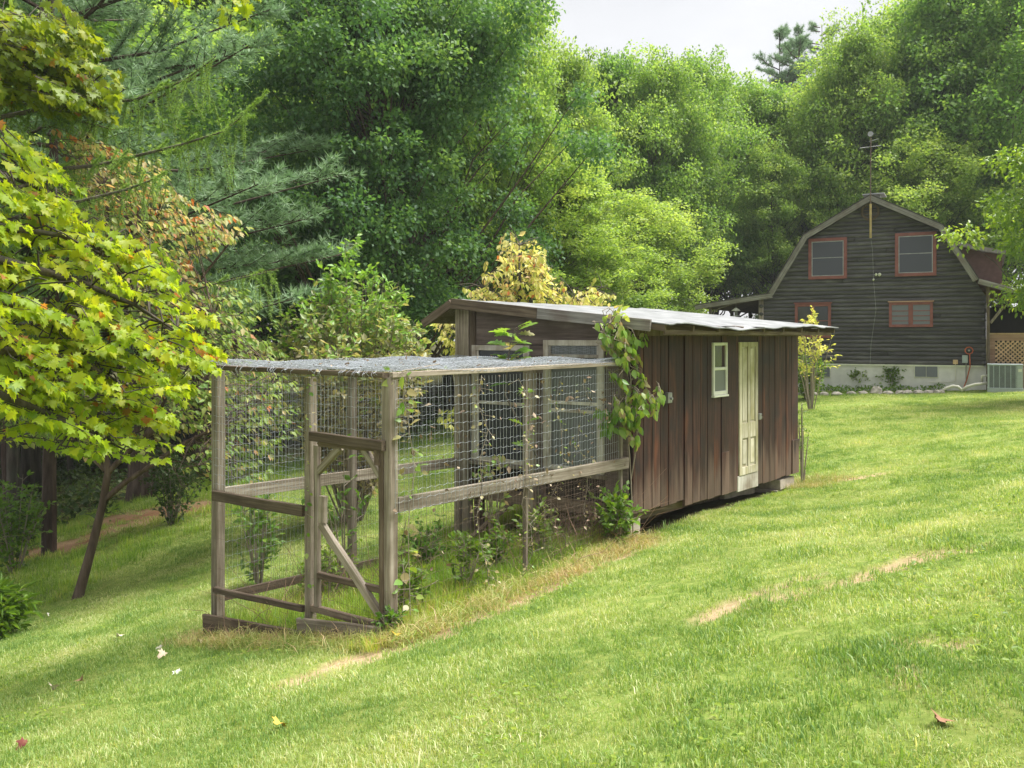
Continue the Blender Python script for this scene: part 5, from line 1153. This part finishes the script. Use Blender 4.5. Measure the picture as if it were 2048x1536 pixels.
brush('dead_brush', [(3.3, .4, .18), (3.2, .2, .15), (2.9, .5, .2), (3.5, .1, .1), (2.0, .3, .25), (1.0, 2.2, .2), (.3, 1.9, .25), (1.2, 1.5, .2)], 'tangle of dead brown stems inside the run', M_brown, 5, n=34, L=.7)
shrub('leafy_weed', 690, 9.9, 880, 70, 7, 5, .09, L_weed, 'leafy weed growing inside the run behind the gate', 47, cat='weed', spread=.7); shrub('leafy_weed', 985, 10.6, 860, 60, 6, 5, .09, L_shrub, 'tall brownish weed inside the run before the left shed window', 48, cat='weed', spread=.7, tint0=.3)
shrub('leafy_weed', 520, 11.6, 960, 120, 14, 10, .09, L_weed, 'bushy weed seen through the left mesh panel of the run', 49, cat='weed', spread=.8); shrub('leafy_weed', 1235, 10.05, 985, 60, 16, 9, .09, L_weed, 'green weed in the run corner against the shed block', 50, cat='weed', spread=.8)
shrub('leafy_weed', 786, 7.42, 1215, 70, 9, 9, .055, L_weed, 'tuft of fresh green weeds at the foot of the front corner post', 52, cat='weed', spread=.35)
shrub('leafy_weed', 1605, 14.4, 790, 30, 5, 7, .05, L_weed, 'thin wiry weeds climbing the far corner of the shed', 53, cat='weed', spread=.4)

# ------------------------------------------------------------------ grass
def tuft(r, nb, rad, h, w, tilt, t0, tsd):
    P = np.c_[r.uniform(-rad, rad, (nb, 2)), np.zeros(nb) - .01]; a = r.random(nb) * 6.283; d = np.c_[np.cos(a), np.sin(a), np.zeros(nb)]; s = np.c_[-np.sin(a), np.cos(a), np.zeros(nb)]
    hh = h * r.uniform(.45, 1.15, nb)[:, None]; tl = (tilt * r.random(nb))[:, None]; ww = w * r.uniform(.7, 1.2, nb)[:, None]; up = np.array([0, 0, 1.])
    m = P + up * hh * .55 + d * hh * tl * .35; e = P + up * hh * (1 - .35 * tl) + d * hh * tl
    V = np.stack([P - s * ww / 2, P + s * ww / 2, m + s * ww * .42, m - s * ww * .42, e], 1).reshape(-1, 3); k = np.arange(nb)[:, None, None] * 5
    T = (np.array([[0, 1, 2], [0, 2, 3], [3, 2, 4]])[None] + k).reshape(-1, 3); t = np.repeat(np.clip(r.normal(t0, tsd, nb), 0, 1), 5); return V, T, t
def grass_object(name, pts, scale, rot, tufts, mat, label):
    """one object: its mesh holds the tuft shapes and the points; the node tree puts the tufts on the points"""
    V = []; T = []; t = []; kid = []; off = 0
    for i, (v, f, tt) in enumerate(tufts): V.append(v); T.append(f + off); t.append(tt); kid.append(np.full(len(v), i + 1)); off += len(v)
    V.append(pts); t.append(np.zeros(len(pts))); kid.append(np.zeros(len(pts))); n0 = off
    V = np.concatenate(V); me_ = mesh_np(name, V, np.concatenate(T), 3, [mat], np.concatenate(t))
    def attr(nm, arr, ty='FLOAT'):
        a = me_.attributes.new(nm, ty, 'POINT'); a.data.foreach_set('value' if ty != 'FLOAT_VECTOR' else 'vector', np.asarray(arr, np.float32 if ty != 'INT' else np.int32).ravel())
    attr('kid', np.concatenate(kid), 'INT'); attr('gs', np.r_[np.ones(n0), scale]); rv = np.zeros((len(V), 3)); rv[n0:] = rot; attr('gr', rv, 'FLOAT_VECTOR')
    gi = np.zeros(len(V), int); gi[n0:] = rng.integers(0, len(tufts), len(pts)); attr('gi', gi, 'INT')
    g = bpy.data.node_groups.new(name, 'GeometryNodeTree'); g.interface.new_socket('Geometry', in_out='INPUT', socket_type='NodeSocketGeometry'); g.interface.new_socket('Geometry', in_out='OUTPUT', socket_type='NodeSocketGeometry')
    N_ = g.nodes; I = N_.new('NodeGroupInput'); O = N_.new('NodeGroupOutput'); L = g.links
    def named(nm, ty): a = N_.new('GeometryNodeInputNamedAttribute'); a.data_type = ty; a.inputs[0].default_value = nm; return a.outputs[0]
    def sel(k):
        c = N_.new('FunctionNodeCompare'); c.data_type = 'INT'; c.operation = 'EQUAL'; L.new(named('kid', 'INT'), c.inputs[2]); c.inputs[3].default_value = k; s = N_.new('GeometryNodeSeparateGeometry'); s.domain = 'POINT'
        L.new(I.outputs[0], s.inputs[0]); L.new(c.outputs[0], s.inputs[1]); return s.outputs[0]
    gi_ = N_.new('GeometryNodeGeometryToInstance')
    for k in range(len(tufts), 0, -1): L.new(sel(k), gi_.inputs[0])
    iop = N_.new('GeometryNodeInstanceOnPoints'); L.new(sel(0), iop.inputs['Points']); L.new(gi_.outputs[0], iop.inputs['Instance']); iop.inputs['Pick Instance'].default_value = True
    L.new(named('gi', 'INT'), iop.inputs['Instance Index']); L.new(named('gr', 'FLOAT_VECTOR'), iop.inputs['Rotation']); L.new(named('gs', 'FLOAT'), iop.inputs['Scale']); L.new(iop.outputs[0], O.inputs[0])
    o = link(name, me_, kind='stuff', label=label, cat='grass'); md = o.modifiers.new('grass', 'NODES'); md.node_group = g; return o
def tl(x, y):      # world -> run frame
    dx, dy = x - OX, y - OY; return dx * .635 + dy * .773, -dx * .773 + dy * .635
r = np.random.default_rng(99)
def wedge(n, y0, y1, m=.64):
    y = np.sqrt(r.uniform(y0 * y0, y1 * y1, n)); x = r.uniform(-m, m, n) * y; return x, y
X, Y = [], []
for y0, y1, dens in ((2.2, 6, 260), (6, 12, 150), (12, 22, 75), (22, 34, 38)):
    x, y = wedge(int(.64 * (y1 * y1 - y0 * y0) * dens), y0, y1); X.append(x); Y.append(y)
X = np.concatenate(X); Y = np.concatenate(Y); dm_ = dirtmask(X, Y); fo = np.maximum(np.clip((Y - 31) / 5, 0, 1), np.clip((-X * .9 + Y * .42 - 15.5) / 2.5, 0, 1) * (X < -2))
tt, ss = tl(X, Y); inshed = (tt > 3.95) & (tt < 8.3) & (ss > -.10) & (ss < 2.6)
hx = (X - HP[0]) * hu[0] + (Y - HP[1]) * hu[1]; hy = -(X - HP[0]) * hu[1] + (Y - HP[1]) * hu[0]; inh = (hy > -.5) & (hx > -3) 
bare = (vnoise(X, Y, .55, 31) > .80) & (X > 1) 
keep = (r.random(len(X)) > dm_ * .93) & ~inshed & ~inh & (r.random(len(X)) > fo * .8) & (r.random(len(X)) > bare * .6)
X, Y = X[keep], Y[keep]; sc = (.62 + .52 * vnoise(X, Y, .45, 32)) * r.uniform(.7, 1.3, len(X)) * np.where(r.random(len(X)) < .03, 1.6, 1) * np.clip(.85 + (Y - 6) * .02, .85, 1.4)
pts = np.c_[X, Y, gz(X, Y) + (vnoise(X, Y, .9, 1) - .5) * .05]; rot = np.c_[r.normal(0, .08, len(X)), r.normal(0, .08, len(X)), r.random(len(X)) * 6.283]
TU = [tuft(r, 70, .11, .055, .0045, .9, .42, .22) for _ in range(4)] + [tuft(r, 70, .12, .045, .0050, 1.2, .62, .25) for _ in range(2)]
grass_object('lawn_grass', pts, sc, rot, TU, L_grass, 'short mown lawn grass covering the slope')
# long grass in and around the run and under the shed edge
n = 15000; a = r.uniform(-.5, 9.3, n); b = r.uniform(-.55, 3.2, n); m1 = ((a < 3.7) & (b > -.05) & (b < 2.65) & (a > 0)) | ((a < 3.9) & (b < .0) & (b > -.28)) | ((a > 3.9) & (b < -.12) & (b > -.32)) | ((a > 3.7) & (b > 2.5)) | ((a > 3.7) & (b > 1.2) & (r.random(n) < .1) & (b < 1.7))
a, b = a[m1], b[m1]; x = OX + .635 * a - .773 * b; y = OY + .773 * a + .635 * b; sc = r.uniform(.5, 1.2, len(x)) * np.where(b < 0, np.where(a > 3.8, .24, .55), .95); TL = [tuft(r, 26, .09, .24, .0060, .9, .45, .2) for _ in range(4)]
k = r.random(len(x)) < np.where(b < 0, np.where(a > 3.8, .4, .55), 1); x, y, sc = x[k], y[k], sc[k]
grass_object('long_grass', np.c_[x, y, gz(x, y)], sc, np.c_[r.normal(0, .12, (len(x), 2)), r.random(len(x)) * 6.283], TL, L_long, 'long unmown grass inside the run and along the shed')
n = 950; a = r.uniform(-.3, 4.4, n); b = r.normal(-.28, .16, n) ; a2 = r.uniform(-.50, -.16, 420); b2 = r.uniform(-.1, 2.7, 420); a3 = r.uniform(8.3, 9.6, 500); b3 = r.normal(-.1, .25, 500)
a = np.r_[a, a2, a3]; b = np.r_[b, b2, b3]; k = ((a > -.05) & (b < -.05) & (a < 3.7)) | (a < -.05) | (a > 8); a, b = a[k], b[k]; x = OX + .635 * a - .773 * b; y = OY + .773 * a + .635 * b
TD = [tuft(r, 18, .09, .13, .0040, 1.9, .45, .3) for _ in range(4)]
grass_object('dry_grass', np.c_[x, y, gz(x, y)], r.uniform(.5, 1.3, len(x)), np.c_[r.normal(0, .3, (len(x), 2)), r.random(len(x)) * 6.283], TD, L_dry, 'dry straw-coloured grass along the foot of the run')
# taller rough grass on the left bank
x, y = [], []
q = np.c_[r.uniform(-16, -2, 9000), r.uniform(9, 28, 9000)]; k = (-q[:, 0] * .9 + q[:, 1] * .42 > 12.2) & (-q[:, 0] * .9 + q[:, 1] * .42 < 19) & (r.random(9000) > dirtmask(q[:, 0], q[:, 1])); q = q[k]
grass_object('bank_grass', np.c_[q, gz(q[:, 0], q[:, 1])], r.uniform(.4, 1.1, len(q)), np.c_[r.normal(0, .1, (len(q), 2)), r.random(len(q)) * 6.283], [tuft(r, 30, .16, .20, .008, .9, .35, .2) for _ in range(3)], L_long, 'rough uncut grass on the bank by the wood')
# clover-like broad leaves in the lawn
q = np.c_[r.uniform(-6, 8, 60000), r.uniform(3, 16, 60000)]; v = vnoise(q[:, 0], q[:, 1], .45, 41) * vnoise(q[:, 0], q[:, 1], 1.6, 42); q = q[(v > .36) & (r.random(60000) < .75)]; tt, ss = tl(q[:, 0], q[:, 1]); q = q[~((tt > -.1) & (tt < 8.8) & (ss > -.05) & (ss < 2.8))]; k = len(q)
P = np.c_[q, gz(q[:, 0], q[:, 1]) + .03 + r.random(k) * .02]
link('lawn_clover', leafmesh('lawn_clover', TO4, P, np.array([0, 0, 1.]) + randdir(k, r) * .5, randdir(k, r) * np.array([1, 1, .3]), r.uniform(.014, .040, k), np.clip(r.normal(.6, .2, k), 0, .99), L_weed), kind='stuff', label='clover and small broad-leaved weeds scattered in the lawn', cat='clover')

# ------------------------------------------------------------------ thin summer haze
mh = bpy.data.materials.new('haze'); mh.use_nodes = True; th = mh.node_tree; th.nodes.clear(); oh_ = th.nodes.new('ShaderNodeOutputMaterial'); vh = th.nodes.new('ShaderNodeVolumePrincipled')
vh.inputs['Density'].default_value = .0006; vh.inputs['Color'].default_value = (.93, .96, 1, 1); th.links.new(vh.outputs[0], oh_.inputs['Volume'])
MB().box(-70, 70, -14, 100, -12, 24).build('haze', mh, kind='stuff', label='thin pale summer haze over the whole clearing', cat='haze')
shrub('leafy_shrub', 30, 16.5, 940, 130, 18, 12, .10, L_weed, 'soft green bush in front of the trunks at the left edge', 401, spread=1.0); shrub('leafy_shrub', 345, 17.5, 880, 110, 22, 12, .09, L_under, 'dark bush between the furrowed trunk and the run', 402)
# dead leaves caught in the run's wire
rr_ = np.random.default_rng(77); n = 230; u = rr_.uniform(0, RL, n); top = rr_.random(n) < .35; s__ = np.where(top, rr_.uniform(0, RW, n), -.075); z__ = np.where(top, RT + .085, rr_.uniform(-2.1, RT, n))
wx_, wy_ = W2(u, s__); me_ = leafmesh('caught_leaves', TO4, np.c_[wx_, wy_, z__], randdir(n, rr_), randdir(n, rr_) + np.array([0, 0, -.5]), rr_.uniform(.03, .075, n), rr_.random(n), foliage('dead_leaf', [(0, (.12, .08, .05)), (.6, (.28, .20, .14)), (1, (.46, .38, .28))], trans=.1, rough=.8))
ob = bpy.data.objects.new('caught_leaves', me_); COL.objects.link(ob); ob.parent = run; bpy.context.view_layer.update(); ob.matrix_parent_inverse = run.matrix_world.inverted(); ob['kind'] = 'stuff'
# ------------------------------------------------------------------ fallen leaves
FL = [(330, 1318, (.62, .50, .36), 'curled pale tan fallen leaf on the lawn left of the run'), (318, 1306, (.70, .64, .52), 'small whitish fallen leaf just behind the curled tan one'), (395, 1294, (.50, .40, .30), 'folded beige fallen leaf nearest the run'), (240, 1283, (.70, .62, .46), 'pale upright fallen leaf halfway to the left edge'),
      (92, 1236, (.66, .64, .55), 'whitish fallen leaf farthest up the left lawn'), (102, 1386, (.66, .56, .44), 'cream three-pointed fallen leaf in the lower left'), (160, 1374, (.34, .20, .12), 'brown fallen leaf right of the cream three-pointed one'), (352, 1355, (.68, .68, .60), 'small white fallen leaf below the curled tan one'),
      (55, 1504, (.15, .035, .025), 'dark red fallen leaf in the bottom left corner'), (552, 1472, (.56, .36, .05), 'orange-yellow fallen leaf at the bottom left of centre'), (1880, 1471, (.24, .12, .06), 'brown fallen leaf in the lower right lawn'), (792, 1285, (.60, .42, .05), 'yellow fallen leaf by the front corner post')]
for i, (px, py, c, lab) in enumerate(FL):
    X_, Y_, Z_ = gpx(px, py); m = plain('fallen_leaf_colour_%d' % i, c, .7, var=.15, sc=30); V, Fc = TM; me_ = mesh_np('fallen_leaf', V * np.array([1, 1, 2.6]), Fc, 3, [m]); s_ = .085 if i not in (1, 4, 7) else .06
    link('fallen_leaf', me_, None, (X_, Y_, Z_ + .055), (random.uniform(-.5, .3), random.uniform(-.6, .6), random.uniform(0, 6.28)), (s_,) * 3, label=lab, cat='leaf', group='fallen leaves on the lawn')
